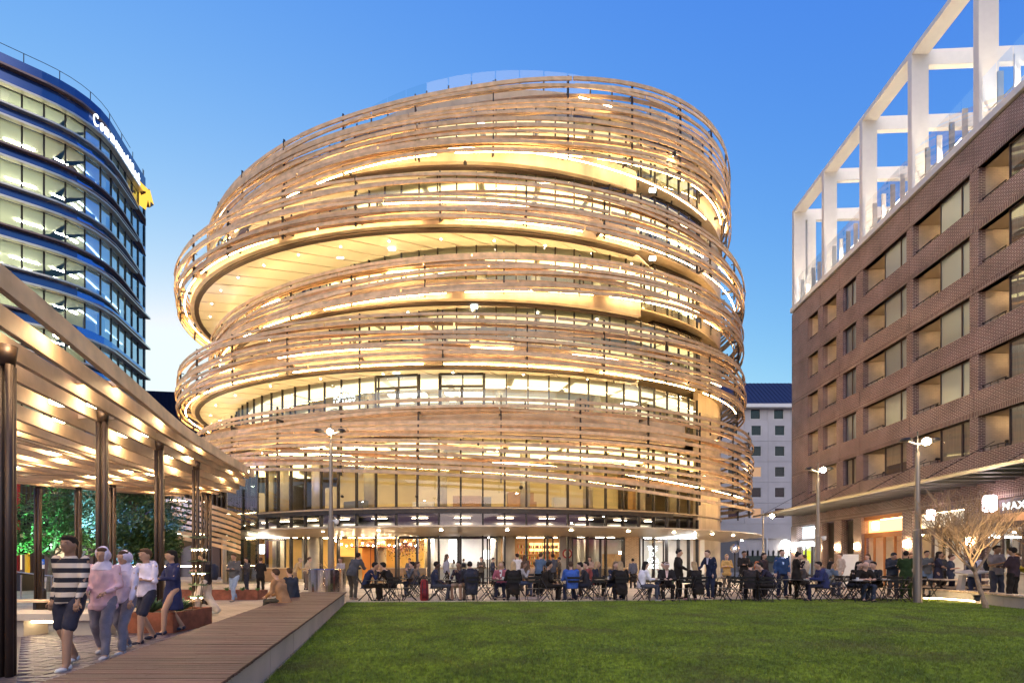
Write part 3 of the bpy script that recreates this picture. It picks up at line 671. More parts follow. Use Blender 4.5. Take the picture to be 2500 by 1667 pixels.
# ================================================================== LEFT FORECOURT: bench, planters, posts
B1 = thing('concrete_bench', 'long terrazzo concrete bench glowing underneath under the pavilion', 'bench')
MB().box(-11.6,-7.95,9.3,10.1,.33,.46).build('seat', CONC, B1)
for x in (-11.2,-9.9,-8.5): MB().box(x-.35,x+.35,9.45,9.95,0,.33).build('base', CONC, B1)
MB().box(-11.5,-8.0,9.6,9.66,.25,.3).build('under_light', lamp_mat('under_seat_led', (1,.75,.42), 14), B1)
def leaf_spray(m, c, n, L, w, up=.8, rn=rnd):
    for i in range(n):
        a = rn.uniform(0, 2*PI); t = rn.uniform(.35, 1); d = Vector((math.cos(a)*t, math.sin(a)*t, up*rn.uniform(.6,1.3))).normalized(); l = L*rn.uniform(.6,1); s = Vector((-math.sin(a), math.cos(a), 0))*w
        p = Vector(c); q = p+d*l*.55; r = p+d*l+Vector((0,0,-l*.18)); m.add([tuple(p-s*.4), tuple(p+s*.4), tuple(q+s), tuple(r), tuple(q-s)], [(0,1,2),(0,2,3),(0,3,4)])
GRN = mat('agave_leaf', (.07,.13,.06), .5, var=.3); GRN2 = mat('herb_leaf', (.10,.22,.05), .6, var=.3)
def planter(name, label, x0, x1, y0, y1, h, plants, rz=0):
    t = thing(name, label, 'planter'); m = MB()
    m.box(x0,x1,y0,y0+.03,0,h); m.box(x0,x1,y1-.03,y1,0,h); m.box(x0,x0+.03,y0+.031,y1-.031,0,h); m.box(x1-.03,x1,y0+.031,y1-.031,0,h); m.build('steel_box', RUST, t)
    MB().box(x0+.03,x1-.03,y0+.03,y1-.03,h-.2,h-.05).build('soil', mat('soil', (.05,.035,.025), .95), t); return t
planter('corten_planter', 'rust-coloured steel planter with spiky agaves at the end of the concrete bench', -7.9,-6.95,9.9,11.2,.42,0)
planter('corten_planter', 'low rust-coloured steel planter with seedlings near the building corner', -13.4,-9.8,18.6,19.4,.36,0)
for k_, (x, y, z, n, L, lab) in enumerate(((-7.6,10.2,.38,26,.55,'spiky grey-green agave at the front left of the steel planter'),(-7.2,10.5,.38,22,.45,'spiky agave at the right corner of the steel planter'),(-7.5,10.9,.38,20,.42,'small agave at the back of the steel planter'))):
    m = MB(); leaf_spray(m, (x,y,z), n, L, .035); tag(m.build('agave_plant', GRN), lab, 'plant')
for k_, x in enumerate((-12.6,-11.9,-11.2,-10.6,-10.0)):
    m = MB(); leaf_spray(m, (x,19.0,.32), 16, .28, .03, 1.0)
    tag(m.build('seedling', GRN2), ('leftmost','second','middle','fourth','rightmost')[k_]+' green seedling in the low steel planter by the building corner', 'plant', 'seedlings in the low planter')
m = MB(); st = []
for i in range(7):
    x, y = -7.15+rnd.uniform(-.2,.2), 11.0+rnd.uniform(-.15,.15); pts = [(x,y,.38)]
    for q in range(6): pts.append((pts[-1][0]+rnd.uniform(-.04,.05), pts[-1][1]+rnd.uniform(-.04,.04), pts[-1][2]+.27))
    m.tube(pts, .008, 4); st += pts[1:]
m.mi = 1
for p in st: leaf_spray(m, p, 7, .14, .03, .3)
ob = tag(m.build('climbing_plant', [mat('twig', (.1,.06,.03), .8), GRN]), 'tall thin leafy plant wound with fairy lights behind the pavilion column', 'plant')
for p in st[::2]: MB().ball((p[0]+.03,p[1]-.05,p[2]), .012, n=6, m=4).build('fairy_light', SPOT, ob)
# timber bench behind
B2 = thing('timber_bench', 'slatted timber bench seat behind the nearest pavilion columns', 'bench')
for i in range(5): MB().box(-14.6,-12.0,12.4+i*.12,12.5+i*.12,.42,.46).build('seat_slat', WOOD2, B2)
for x in (-14.3,-12.3): MB().box(x-.04,x+.04,12.45,12.9,0,.42).build('leg', STEEL, B2)
B3 = thing('timber_bench', 'sloping timber bench top behind the walking group', 'bench')
for i in range(4): MB().box(-11.2,-8.4,12.6+i*.12,12.7+i*.12,.4,.44).build('seat_slat', WOOD2, B3)
for x in (-11,-8.6): MB().box(x-.04,x+.04,12.65,13.0,0,.4).build('leg', STEEL, B3)
# cycle sign on its post
p = atD(105, 16.4); S = thing('cycle_sign', 'blue and white cycle parking sign on a dark post', 'sign')
MB().tube([(p.x,p.y,0),(p.x,p.y,1.7)], .04, 10).build('post', STEEL, S); MB().lathe([(.09,0),(.09,.5),(.05,.56)], 10, (p.x,p.y,.0)).build('base', STEEL, S)
MB().box(p.x-.1,p.x+.1,p.y-.06,p.y-.045,1.38,1.56).build('blue_plate', mat('sign_blue', (.02,.16,.75), .4), S); MB().box(p.x-.1,p.x+.1,p.y-.06,p.y-.045,1.24,1.375).build('white_plate', WHITE, S)
m = MB()
for dx in (-.05,.05): m.tube([(p.x+dx+.028*math.cos(a*PI/5), p.y-.065, 1.44+.028*math.sin(a*PI/5)) for a in range(11)], .004, 4, cap=False)
m.tube([(p.x-.05,p.y-.065,1.44),(p.x-.02,p.y-.065,1.49),(p.x+.03,p.y-.065,1.49),(p.x+.05,p.y-.065,1.44)], .004, 4); m.build('cycle_symbol', WHITE, S)
m = MB(); m.bar((p.x-.03,p.y-.063,1.28),(p.x+.03,p.y-.063,1.34),.008); m.bar((p.x-.03,p.y-.063,1.34),(p.x+.03,p.y-.063,1.28),.008); m.build('tool_symbol', BLACK, S)
# bicycle
BK = thing('bicycle', 'silver-grey city bicycle parked beyond the benches under the pavilion', 'bicycle', (-14.9,16.2,0), math.radians(5))
for x in (0, 1.0):
    m = MB(); m.tube([(x+.31*math.cos(a*PI/14),0,.33+.31*math.sin(a*PI/14)) for a in range(29)], .018, 6, cap=False)
    wh = m.build('wheel', BLACK, BK); m = MB()
    for a in range(10): m.bar((x,0,.33), (x+.3*math.cos(a*PI/5),0,.33+.3*math.sin(a*PI/5)), .004)
    m.build('spoke', POLE, wh)
m = MB(); A = {'r':(0,0,.33),'f':(1,0,.33),'b':(.42,0,.3),'s':(.3,0,.82),'h':(.85,0,.85),'t':(.83,0,.95)}
for a, b in ('rb','rs','bs','bh','sh','hf','ht'): m.tube([A[a],A[b]], .016, 6)
m.build('frame', POLE, BK); m = MB(); m.tube([(.78,-.25,1.0),(.83,0,.97),(.78,.25,1.0)], .012, 6); m.build('handlebar', BLACK, BK); MB().ball((.27,0,.87),.12,.06,.035).build('saddle', BLACK, BK)
# posts
p = atD(43, 25); S = thing('red_post', 'tall red steel post with black loudspeakers', 'post')
MB().tube([(p.x,p.y,0),(p.x,p.y,6)], .1, 12).build('shaft', mat('red_paint', (.42,.015,.02), .45), S)
for z in (2.7, 4.0): MB().obox((p.x,p.y-.15,z), .3, .25, .5).build('loudspeaker', BLACK, S)
MB().obox((p.x,p.y,.45), 1.2, .8, .9).build('base', BLACK, S)
p = atD(67, 30); m = MB(); m.tube([(p.x,p.y,.05),(p.x,p.y,2.1)], .12, 12); tag(m.build('yellow_post', mat('yellow_paint', (.8,.5,.02), .5)), 'short bright yellow post in front of the shutters', 'post')
# handrail
m = MB(); 
for x in (-20.5,-19.3,-18.1,-16.9): m.tube([(x,19,0),(x,19,.95)], .025, 6)
m.tube([(-20.8,19,1.25),(-18.5,19,.95),(-16.5,19,.8)], .025, 6); tag(m.build('handrail', POLE), 'thin steel handrail behind the cycle sign', 'railing')
# ================================================================== OFFICE TOWER ON THE LEFT
TW = thing('office_tower', 'curved blue glass office tower with lit floors and bronze sunshade fins', 'building')
def path_tower():
    P = [(-78,25),(-49.5,45.4),(-46.2,48.0)]
    pts = [Vector((x,y,0)) for x, y in P]
    a = Vector((-46.2,48.0,0)); c = Vector((-43.6,50.2,0)); d = Vector((-44.2,53.2,0))
    for i in range(1, 13): t = i/12; pts.append(a*(1-t)**2+c*2*t*(1-t)+d*t*t)
    pts += [Vector((-46.4,61.2,0))]; return pts
TP = path_tower(); TL = [0.0]
for a, b in zip(TP, TP[1:]): TL.append(TL[-1]+(b-a).length)
def tpt(s, off=0.0, z=0.0):
    s = max(0, min(TL[-1]-1e-4, s)); i = max(j for j in range(len(TL)) if TL[j] <= s); i = min(i, len(TP)-2); f = (s-TL[i])/(TL[i+1]-TL[i])
    def nrm(j):
        j0, j1 = max(j-1, 0), min(j+1, len(TP)-1); d = (TP[j1]-TP[j0]).normalized(); return Vector((d.y, -d.x, 0))
    n = nrm(i).lerp(nrm(i+1), f).normalized(); p = TP[i].lerp(TP[i+1], f)+n*off; p.z = z; return p
SM = TL[-1]; S0 = 22.0
def tstrip(name, m, s0, s1, off0, off1, z0, z1, step=1.2, taper=False, parent=TW):
    n = max(2, int((s1-s0)/step)); fr = []
    for i in range(n+1):
        u = i/n; s = s0+(s1-s0)*u; k = 1.0
        if taper: k = min(1, .08+min(u, 1-u)*6)
        a, b = tpt(s, off0), tpt(s, off0+(off1-off0)*k); fr.append([(b.x,b.y,z0),(b.x,b.y,z1),(a.x,a.y,z1),(a.x,a.y,z0)])
    return MB().sweep(fr).build(name, m, parent)
TBL = mat('navy_spandrel_glass', (.02,.07,.26), .12, .35, spec=.9); TBR = mat('sky_reflection_spandrel', (.11,.26,.56), .06, .85)  # lighter blue copy for the right face, reflected sky put into the colour
TGR = glass_mat('tower_sky_tinted_glass', (.55,.72,.95), .55, .98, refl=(.7,.85,1.0), ior=1.6); TFIN = mat('bronze_fin', (.23,.15,.13), .35, .5); TSIL = mat('silver_fin', (.55,.50,.43), .35, .6)  # right-face panes carry a painted blue tint of reflected sky
TGL = glass_mat('tower_glass', (.90,.95,.92), .03, .8)
TIN = mat('office_interior', (.72,.72,.62), .7); TCL = mat('office_ceiling', (.8,.8,.66), .7)
tstrip('parapet', TBL, S0, SM, -.4, 0, 47.0, 50.0)
tstrip('fin', TFIN, S0, 45.5, 0, .5, 48.6, 48.8, taper=True); tstrip('fin', TSIL, S0, SM-.2, 0, .55, 46.85, 47.05)
MB().tube([tpt(S0+i*1.0, -.2, 51.0) for i in range(int(SM-S0)-2)], .03, 5).build('roof_rail', STEEL, TW)
for i in range(14): a = tpt(S0+i*2.6, -.2); MB().bar(a+Vector((0,0,50)), a+Vector((0,0,51)), .05).build('rail_post', STEEL, TW)
rt = random.Random(5); pr = MB(); npane = 0
for fl in range(13):
    sill = 45.0-3.85*fl; head = 46.8 if fl == 0 else sill+2.6
    if sill < 3: break
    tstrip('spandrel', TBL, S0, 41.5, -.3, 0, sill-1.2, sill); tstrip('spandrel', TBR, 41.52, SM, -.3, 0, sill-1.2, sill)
    s = S0+rt.uniform(0, 2)
    tstrip('fin', TFIN if fl % 2 else TSIL, S0, min(SM, rt.choice((40, 47, 52))), 0, .5, sill-.02, sill+.16, taper=True)
    tstrip('fin', TSIL, S0, rt.choice((SM, 50, SM)), 0, .55, sill-1.25, sill-1.05, taper=False)
    tstrip('fin', TFIN, rt.choice((40, 42, 44)), SM+.0, 0, .62, sill-1.02, sill-.86, taper=True)
    tstrip('floor_plate', TCL, S0, SM, -9, -.2, head+.02, head+.12, 2.0); tstrip('floor_plate', TIN, S0, SM, -9, -.2, sill-.15, sill-.02, 2.0)
    s = S0
    while s < SM-.2:
        s1 = min(s+1.55, SM-.02); a, b = tpt(s+.04, -.03), tpt(s1-.04, -.03); lit = s < 41
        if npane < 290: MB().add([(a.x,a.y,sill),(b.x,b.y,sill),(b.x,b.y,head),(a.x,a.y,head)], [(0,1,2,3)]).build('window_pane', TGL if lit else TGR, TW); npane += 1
        else: pr.add([(a.x,a.y,sill),(b.x,b.y,sill),(b.x,b.y,head),(a.x,a.y,head)], [(0,1,2,3)])
        MB().bar(tpt(s, .02, sill), tpt(s, .02, head), .09, .12).build('mullion', STEEL, TW)
        if not lit and rt.random() < .75:
            a, b = tpt(s+.1, -.5), tpt(s1-.1, -.5); hh = sill+rt.choice((.7,.9,1.2,2.4)); MB().add([(a.x,a.y,sill),(b.x,b.y,sill),(b.x,b.y,hh),(a.x,a.y,hh)], [(0,1,2,3)]).build('blind', WHITE, TW)
        s = s1
    tstrip('back_wall', TIN if fl % 3 else mat('office_grey_wall', (.3,.33,.33), .7), S0, SM, -7.3, -7.0, sill, head, 3.0)
    for q in range(7):
        a = S0+q*3.4+rt.uniform(0, 1); tstrip('office_light', lamp_mat('office_light_lamp', (1.0,.98,.78), 48), a, a+2.2, -3.2, -3.0, head-.06, head-.02)
        tstrip('office_light', lamp_mat('office_light_lamp', (1,1,1), 9), a+.5, a+2.0, -5.4, -5.2, head-.06, head-.02)
    for q in range(6):
        a = tpt(S0+rt.uniform(0, 22), -rt.uniform(1.2, 5)); MB().obox((a.x,a.y,sill+.55), rt.uniform(.8,1.8), .6, 1.1, rt.uniform(0,1)).build('desk', rt.choice((WHITE, SHELF, mat('grey_fabric_screen'))), TW)
    a = tpt(S0+rt.uniform(4, 18), -2.2); MB().obox((a.x,a.y,(sill+head)/2), .9, .9, head-sill).build('column', WHITE, TW)
    tstrip('office_light', lamp_mat('cool_office_light', (.75,.88,1), 6), 43, SM-1, -2.2, -2.0, head-.06, head-.02)
if pr.f: tag(pr.build('window_pane', TGL, TW), kind='stuff')
a, b = TP[-1], Vector((-75,68,0)); MB().add([(a.x,a.y,0),(b.x,b.y,0),(b.x,b.y,50),(a.x,a.y,50)], [(0,1,2,3)]).build('side_wall', TBL, TW)
tstrip('podium', TBL, S0, SM, -1, .02, 0, 3.0)
m = MB(); rp = [tpt(S0+i*2, -.4, 49.3) for i in range(int((SM-S0)/2)+1)]+[Vector((-75,68,49.3)), Vector((-100,40,49.3))]; m.add([tuple(p) for p in rp], [tuple(range(len(rp)))]).build('roof', CONC, TW)
# illuminated lettering running up the corner
WHS = lamp_mat('tower_sign_white', (.92,.97,1.0), 2.2)
word = 'CommonwealthBank'; s = next(q*.1 for q in range(220, 600) if (lambda v: v.x/v.y > -.872)(tpt(q*.1))); kk = (SM-2.5-s)/15.6
dirv = (TP[-1]-TP[-2]).normalized()
for ch in word:
    p = tpt(s, .35, 47.45); q = tpt(s+.5, .35); d = (q-p); ang = math.atan2(q.y-p.y, q.x-p.x)
    text(ch, 1.75, p, (PI/2, 0, ang), WHS, TW, 'sign_letter', .06, sx=kk*.8); s += kk*{'m':1.45,'w':1.3,'C':1.25,'B':1.15,'l':.5,'t':.65}.get(ch, .92)
p = tpt(SM-1.0, .35, 46.9)
m = MB(); R = 1.15
hexp = [(R*math.cos(a), R*math.sin(a)) for a in (0, PI/2, PI, 3*PI/2)]
u = dirv; nrmv = Vector((dirv.y, -dirv.x, 0))
def hp(x, z, o): q = p+u*x+nrmv*o; return (q.x, q.y, q.z+z)
m.add([hp(x,z,-.1) for x, z in hexp]+[hp(x,z,.5) for x, z in hexp], [(0,1,2,3),(7,6,5,4),(0,4,5,1),(1,5,6,2),(2,6,7,3),(3,7,4,0)]); m.mi = 1
m.add([hp(-R*.96,0,.52),hp(0,R*.96,.52),hp(R*.96,0,.52),hp(R*.15,-R*.2,.52),hp(0,-R*.96,.52)], [(0,1,2,3,4)])
m.build('diamond_emblem', [mat('emblem_side', (.08,.03,.02), .5), lamp_mat('emblem_yellow', (1.0,.58,.08), 1.3)], TW)
u3 = Vector((0,-1,0))
MB().add([(p.x-.6,p.y-.8,48.9),(p.x+1.1,p.y-.9,47.2),(p.x+.6,p.y-.85,44.9),(p.x-.35,p.y-.8,45.6),(p.x-.6,p.y-.6,48.9),(p.x+1.1,p.y-.7,47.2),(p.x+.6,p.y-.65,44.9),(p.x-.35,p.y-.6,45.6)], [(0,1,2,3),(7,6,5,4),(0,4,5,1),(1,5,6,2),(2,6,7,3),(3,7,4,0)]).build('emblem_face', lamp_mat('emblem_yellow', (1,1,1), 1), TW)

# ================================================================== DARK HALL ROOF + FIN FACADE BEHIND LEFT
HB = thing('hall_building', 'dark blue metal-roofed hall behind the pavilion between the two towers', 'building')
NAVY = mat('navy_standing_seam', (.03,.035,.075), .5, .3)
MB().add([(-62,76,0),(-34,76,0),(-34,100,0),(-62,100,0),(-62,76,28.6),(-34,76,27.4),(-34,100,27.4),(-62,100,28.6)], [(0,1,5,4),(1,2,6,5),(2,3,7,6),(3,0,4,7),(4,5,6,7)]).build('roof', NAVY, HB)
for i in range(40): x = -61.5+i*.68; MB().box(x, x+.06, 75.93, 76, .5, 27.9 if x > -50 else 28.2).build('roof_seam', NAVY, HB)
MB().box(-62,-34,75.85,75.99,20.5,20.7).build('fascia_line', STEEL, HB)
FB = thing('fin_facade_building', 'low building with vertical metal fins over lit shopfronts behind the trees', 'building')
MB().box(-48,-20,44,52,0,9.2).build('wall', mat('grey_cladding', (.16,.15,.17), .6, var=.1), FB)
MB().box(-48,-36,43.9,43.99,6.6,9.0).build('lit_band', lamp_mat('yellow_glow_panel', (1.0,.82,.42), .75), FB)
MB().box(-48,-20,43.3,43.95,3.7,4.0).build('soffit_edge', lamp_mat('soffit_strip', (1.0,.8,.5), .6), FB)
for i in range(70): x = -47.8+i*.4; MB().box(x, x+.08, 43.55, 43.95, 4.1, 9.1).build('facade_fin', STEEL, FB)
for i in range(14):
    x = -46+i*1.9; MB().box(x, x+.7, 43.5, 43.95, 0, 3.7).build('shutter_pier', mat('brown_pier', (.09,.05,.035), .6), FB)
    if i in (0, 2, 5): MB().box(x+.75, x+1.85, 43.8, 43.9, .8, 3.2).build('lit_window', lamp_mat('warm_window_glow', (1,.75,.45), 1.2), FB)
for x, z in ((-45.6,2.9),(-39.2,2.85),(-41.1,2.9)): MB().ball((x,43.2,z), .22).build('shop_light', lamp_mat('white_shop_light', (.95,1,1), 16), FB)
for x0, x1, z0, z1 in ((-33.5,-30.2,1.9,3.4),(-34.6,-33.9,.4,3.5)): MB().box(x0, x1, 43.3, 43.4, z0, z1).build('lit_window', lamp_mat('pale_window_glow', (1,.9,.65), 1.3), FB)
MB().box(-52,-15,36,44,-.0,.12).build('terrace_step', CONC, FB)

# ================================================================== TREES
def bark(n, c): return mat(n, c, .85, var=.3, vscale=6, bump=.5, bscale=20)
def leafy(label, base, H, R, n, lm, seed, lean=0.0, trunk_r=.12, lo=.35, group=None):
    r = random.Random(seed); t = thing('tree', label, 'tree', (0,0,0), group=group); b = Vector(base); m = MB(); tips = []
    top = b+Vector((lean, 0, H*.62)); pts = [b, b+Vector((lean*.3+r.uniform(-.1,.1), 0, H*.25)), b+Vector((lean*.7, .05, H*.45)), top]; m.tube(pts, [trunk_r, trunk_r*.8, trunk_r*.6, trunk_r*.35], 8)
    for i in range(15):
        u = r.uniform(.35, 1.0); s = pts[0].lerp(pts[3], u); a = r.uniform(0, 6.28); e = s+Vector((math.cos(a)*R*r.uniform(.5,.95), math.sin(a)*R*r.uniform(.5,.95), H*r.uniform(.05,.36)))
        mid = s.lerp(e, .5)+Vector((0,0,.15*R)); m.tube([s, mid, e], [trunk_r*.4, trunk_r*.25, trunk_r*.08], 5, cap=False); tips += [(e, R*.42), (mid, R*.38)]
    tips.append((top+Vector((0,0,H*.2)), R*.5))
    m.build('trunk', bark('grey_bark', (.16,.13,.10)), t)
    L = MB()
    for i in range(n):
        c, s = r.choice(tips); d = Vector((r.gauss(0,1), r.gauss(0,1), r.gauss(0,.75))); d = d.normalized()*s*r.random()**.45
        p = c+d
        if p.z < b.z+H*lo*.6: continue
        k = r.uniform(.05,.1); u = Vector((r.gauss(0,1), r.gauss(0,1), r.gauss(0,.5)-.3)).normalized()*k*1.5; v = u.cross(Vector((r.random(), r.random(), 1))).normalized()*k*.5
        L.mi = 0 if r.random() < .6 else 1; L.add([tuple(p-u), tuple(p+v), tuple(p+u), tuple(p-v)], [(0,1,2,3)])
    L.build('crown', lm, t); return t
LG = [mat('leaf_green', (.05,.11,.03), .5, var=.3), mat('leaf_green_light', (.09,.16,.045), .5, var=.3)]
GP = 'evergreen trees behind the pavilion'
leafy('broad green tree lit green and yellow at the left behind the red post', (-23.0,24,0), 6.6, 2.6, 9000, LG, 11, .5, lo=.45)
leafy('dark tree in front of the grey finned facade, between the left pair of far columns', (-21.2,25.5,0), 6.2, 2.3, 7000, LG, 12, -.2, lo=.45)
leafy('tall feathery tree lit blue behind the middle pavilion columns', (-17.4,22,0), 6.4, 2.0, 8000, LG, 13, .2, lo=.3)
leafy('small shrub-like tree glowing vivid blue beside the spiral stair', (-14.7,19.4,0), 3.6, 1.1, 6000, LG, 14, .0, .06, lo=.2)
leafy('dark slender tree directly left of the spiral stair, leaning over the column', (-18.3,24.5,0), 7.0, 1.1, 5000, LG, 15, .3, lo=.3)
leafy('dark blue-lit tree beyond the walking group, second from the stair', (-22.6,28,0), 6.8, 2.3, 6000, LG, 16, .1, lo=.3)
for (x, y, z, tx, ty, tz, c, e) in ((-14.9,18.0,.1,-15.2,21,3,(.12,.20,1),620),(-18.4,19.6,.1,-18.6,25,5,(.2,.35,1),610),(-23.2,21.5,.1,-22.8,24.5,5,(.25,1,.45),420),(-20.6,22.5,.1,-20.6,25.5,5,(.6,.8,.5),150)):
    s = bpy.data.lights.new('tree_uplight', 'SPOT'); s.energy = e*(26 if e > 600 else 7); s.color = c; s.spot_size = math.radians(52); s.shadow_soft_size = .1
    so = bpy.data.objects.new('tree_uplight', s); COL.objects.link(so); so.location = (x,y,z+.3); d = Vector((tx-x,ty-y,tz-z)); so.rotation_euler = d.to_track_quat('-Z','Y').to_euler()
    m = MB().lathe([(.1,0),(.1,.12),(.13,.2)], 10, (x,y,0)); ob = m.build('ground_uplight', BLACK)
    tag(ob, {620:'small black ground spotlight below the vivid blue shrub-like tree',610:'small black ground spotlight below the tall feathery blue tree',420:'small black ground spotlight aimed at the green tree at far left',150:'small black ground spotlight aimed at the dark tree'}[e], 'spotlight', 'tree spotlights')
def bare_tree(label, base, H, spread, seed, group=None):
    r = random.Random(seed); t = thing('bare_tree', label, 'tree', group=group); tr = MB(); tw = MB()
    def grow(m, p, d, L, rad, lev):
        pts = [p]; q = p.copy(); dd = d.copy(); n = 4
        for i in range(n): dd = (dd+Vector((r.gauss(0,.09), r.gauss(0,.09), .05))).normalized(); q = q+dd*L/n; pts.append(q.copy())
        rr = [max(.006, rad*(1-.42*i/n)) for i in range(n+1)]; (tr if lev < 2 else tw).tube(pts, rr, 7 if lev < 2 else 3, cap=False)
        if lev >= 5: return
        k = (6, 4, 4, 3, 3)[lev]
        for j in range(k):
            u = r.uniform(.35, 1) if lev else r.uniform(.75, 1); s = pts[min(n, int(u*n))]; a = r.uniform(0, 6.28); w = Vector((math.cos(a), math.sin(a), 0)); s_ = spread*(1 if lev == 0 else .75)
            nd = (dd+w*s_*r.uniform(.5,1.3)+Vector((0,0,.34))).normalized(); grow(m, s, nd, L*r.uniform(.66,.9), rad*.55, lev+1)
    grow(tr, Vector(base), Vector((-.12,.05,1)).normalized(), H*.26, .075, 0)
    BK_ = bark('pale_bark', (.30,.20,.115)); tr.build('trunk', BK_, t); tw.build('twigs', BK_, t); return t
p = atD(2408, 15.2); bare_tree('large bare winter tree with pale twigs behind the low wall', (p.x,p.y,.0), 6.2, 1.15, 8)
p = atD(2640, 14.5); bare_tree('second bare winter tree cut off by the right edge of the view', (p.x,p.y,.0), 5.4, 1.0, 9)

# ================================================================== SPIRAL STAIR with timber ribbons, left of the round building
ST = thing('spiral_stair', 'dark steel curved stair wrapped in timber ribbons at the left end of the building', 'staircase')
cx, cy_ = -22.4, 33.0
for i in range(26):
    a = math.radians(200+i*9); z = .4+i*.19; m = MB(); d = Vector((math.cos(a), math.sin(a), 0)); s = Vector((-math.sin(a), math.cos(a), 0))
    c = Vector((cx, cy_, z)); q = [c+d*1.6-s*.17, c+d*3.4-s*.3, c+d*3.4+s*.3, c+d*1.6+s*.17]; m.add([tuple(p) for p in q]+[(p.x,p.y,p.z+.06) for p in q], [(3,2,1,0),(4,5,6,7),(0,1,5,4),(1,2,6,5),(2,3,7,6),(3,0,4,7)]); m.build('stair_tread', mat('dark_tread', (.12,.09,.07), .5), ST)
for R, w in ((1.6,.08),(3.45,.1)):
    fr = []
    for i in range(80): a = math.radians(196+i*3); z = .35+i*.0633; d = Vector((math.cos(a), math.sin(a), 0)); p0 = Vector((cx,cy_,z))+d*R; p1 = p0+d*w; fr.append([(p0.x,p0.y,z-.25),(p0.x,p0.y,z+.2),(p1.x,p1.y,z+.2),(p1.x,p1.y,z-.25)])
    MB().sweep(fr).build('stringer', STEEL, ST)
for k in range(8):
    fr = []
    for i in range(50):
        u = i/49; a = math.radians(150+u*200); z = 6.6-u*4.6+k*.34-1.2*(1-u); R = 4.3+.6*math.sin(u*PI); d = Vector((math.cos(a), math.sin(a), 0)); p0 = Vector((cx,cy_,0))+d*R; p1 = p0+d*.07; fr.append([(p0.x,p0.y,z),(p0.x,p0.y,z+.2),(p1.x,p1.y,z+.2),(p1.x,p1.y,z)])
    MB().sweep(fr).build('timber_ribbon', WOOD, ST)
for k in range(3):
    MB().tube([(cx+4.2*math.cos(math.radians(a)), cy_+4.2*math.sin(math.radians(a)), 1.2+k*2) for a in range(180, 330, 10)], .03, 5).build('stair_light', LED, ST)
for a in (200, 250, 300): MB().bar((cx+3.9*math.cos(math.radians(a)), cy_+3.9*math.sin(math.radians(a)), 0), (cx+3.9*math.cos(math.radians(a)), cy_+3.9*math.sin(math.radians(a)), 7), .16).build('post', STEEL, ST)
MB().box(-19.6,-17.5,33.2,33.3,0,7.5).build('dark_glass_panel', GLASSD, ST)

# ================================================================== HOTEL BEHIND RIGHT
HT = thing('hotel_building', 'pale grey panelled hotel with small square windows under a dark blue roof', 'building')
PAN = mat('pale_concrete_panel', (.50,.47,.47), .7, var=.06, vscale=.6, rand=.04)
Y = 70.0; zs = 21.1-.6
def hx(px): return (px-1250)/FPX*Y
MB().box(hx(1690),hx(1980),Y+.3,Y+14,0,zs+.4).build('rear_wall', PAN, HT)
MB().add([(hx(1690),Y-.3,24.3),(hx(1980),Y-.3,24.3),(hx(1980),Y+5,29.2),(hx(1690),Y+5,29.2),(hx(1690),Y+12,29.2),(hx(1980),Y+12,29.2)], [(0,1,2,3),(3,2,5,4)]).build('roof', NAVY, HT)
for i in range(30): x = hx(1690)+i*.6; MB().bar((x,Y-.32,24.3), (x,Y+4.98,29.24), .05).build('roof_seam', NAVY, HT)
MB().box(hx(1690),hx(1980),Y-.55,Y+.2,23.75,24.25).build('eave', WHITE, HT)
rw = [1010]+[1051+50.4*i for i in range(5)]; cw = 3.4; bw_ = 1.5
for ri, yy in enumerate(rw):
    zc = EYE+(HOR-yy)/FPX*Y
    for ci in range(-3, 4):
        xc = hx(1846.5)+ci*cw; h2, w2 = (.72, .75); H2 = 1.48 if ri else 1.3
        m = MB(); a0, a1 = xc-cw/2+.015, xc+cw/2-.015; yy0 = Y if ri else Y+.25
        m.box(a0,a1,yy0,yy0+.2,zc-H2,zc-h2); m.box(a0,a1,yy0,yy0+.2,zc+h2,zc+H2); m.box(a0,xc-w2,yy0,yy0+.2,zc-h2+.001,zc+h2-.001); m.box(xc+w2,a1,yy0,yy0+.2,zc-h2+.001,zc+h2-.001); m.build('facade_panel', PAN, HT)
        lit = (ri, ci) in ((3,0),(3,-3),(5,0))
        wi = MB().box(xc-w2-.05,xc+w2+.05,yy0+.12,yy0+.16,zc-h2-.05,zc+h2+.05).build('window', glass_mat('hotel_glass', (.8,.8,.8), .02, .3), HT)
        fm = MB(); 
        for q in (-w2+.03, w2-.03): fm.box(xc+q-.04, xc+q+.04, yy0+.05, yy0+.1, zc-h2, zc+h2)
        fm.box(xc-w2+.03, xc+w2-.03, yy0+.05, yy0+.1, zc-h2, zc-h2+.07); fm.build('frame', WHITE, wi)
        MB().box(xc-w2,xc+w2,yy0+.2,yy0+.24,zc-h2,zc+h2).build('curtain', lamp_mat('lit_curtain', (1,.55,.28), .9) if lit else mat('dark_curtain', (.05,.035,.035), .9, var=.5, vscale=5, stretch=(4,1,.2)), wi)
for zz in (5.4,): MB().box(hx(1690),hx(1980),Y+.02,Y+.25,4.9,EYE+(HOR-rw[-1])/FPX*Y-1.5).build('lower_wall', PAN, HT)
MB().box(hx(1690),hx(1820),Y+.05,Y+.25,0,4.88).build('grey_shutter', mat('grey_shutter', (.2,.2,.22), .6), HT)
for i in range(14): MB().box(hx(1765),hx(1802),Y-.03,Y+.04,.4+i*.32,.46+i*.32).build('shutter_slat', mat('grey_shutter'), HT)
MB().box(hx(1803),hx(1820),Y-.2,Y,0,4.88).build('pier', PAN, HT)
MB().box(hx(1821),hx(1925),Y+1,Y+1.2,2.3,4.6).build('restaurant_window', lamp_mat('restaurant_glow', (1,.86,.66), .55), HT)
MB().box(hx(1821),hx(1925),Y-.2,Y+.2,1.55,2.4).build('balcony_front', mat('dark_green_panel', (.02,.04,.03), .4), HT)
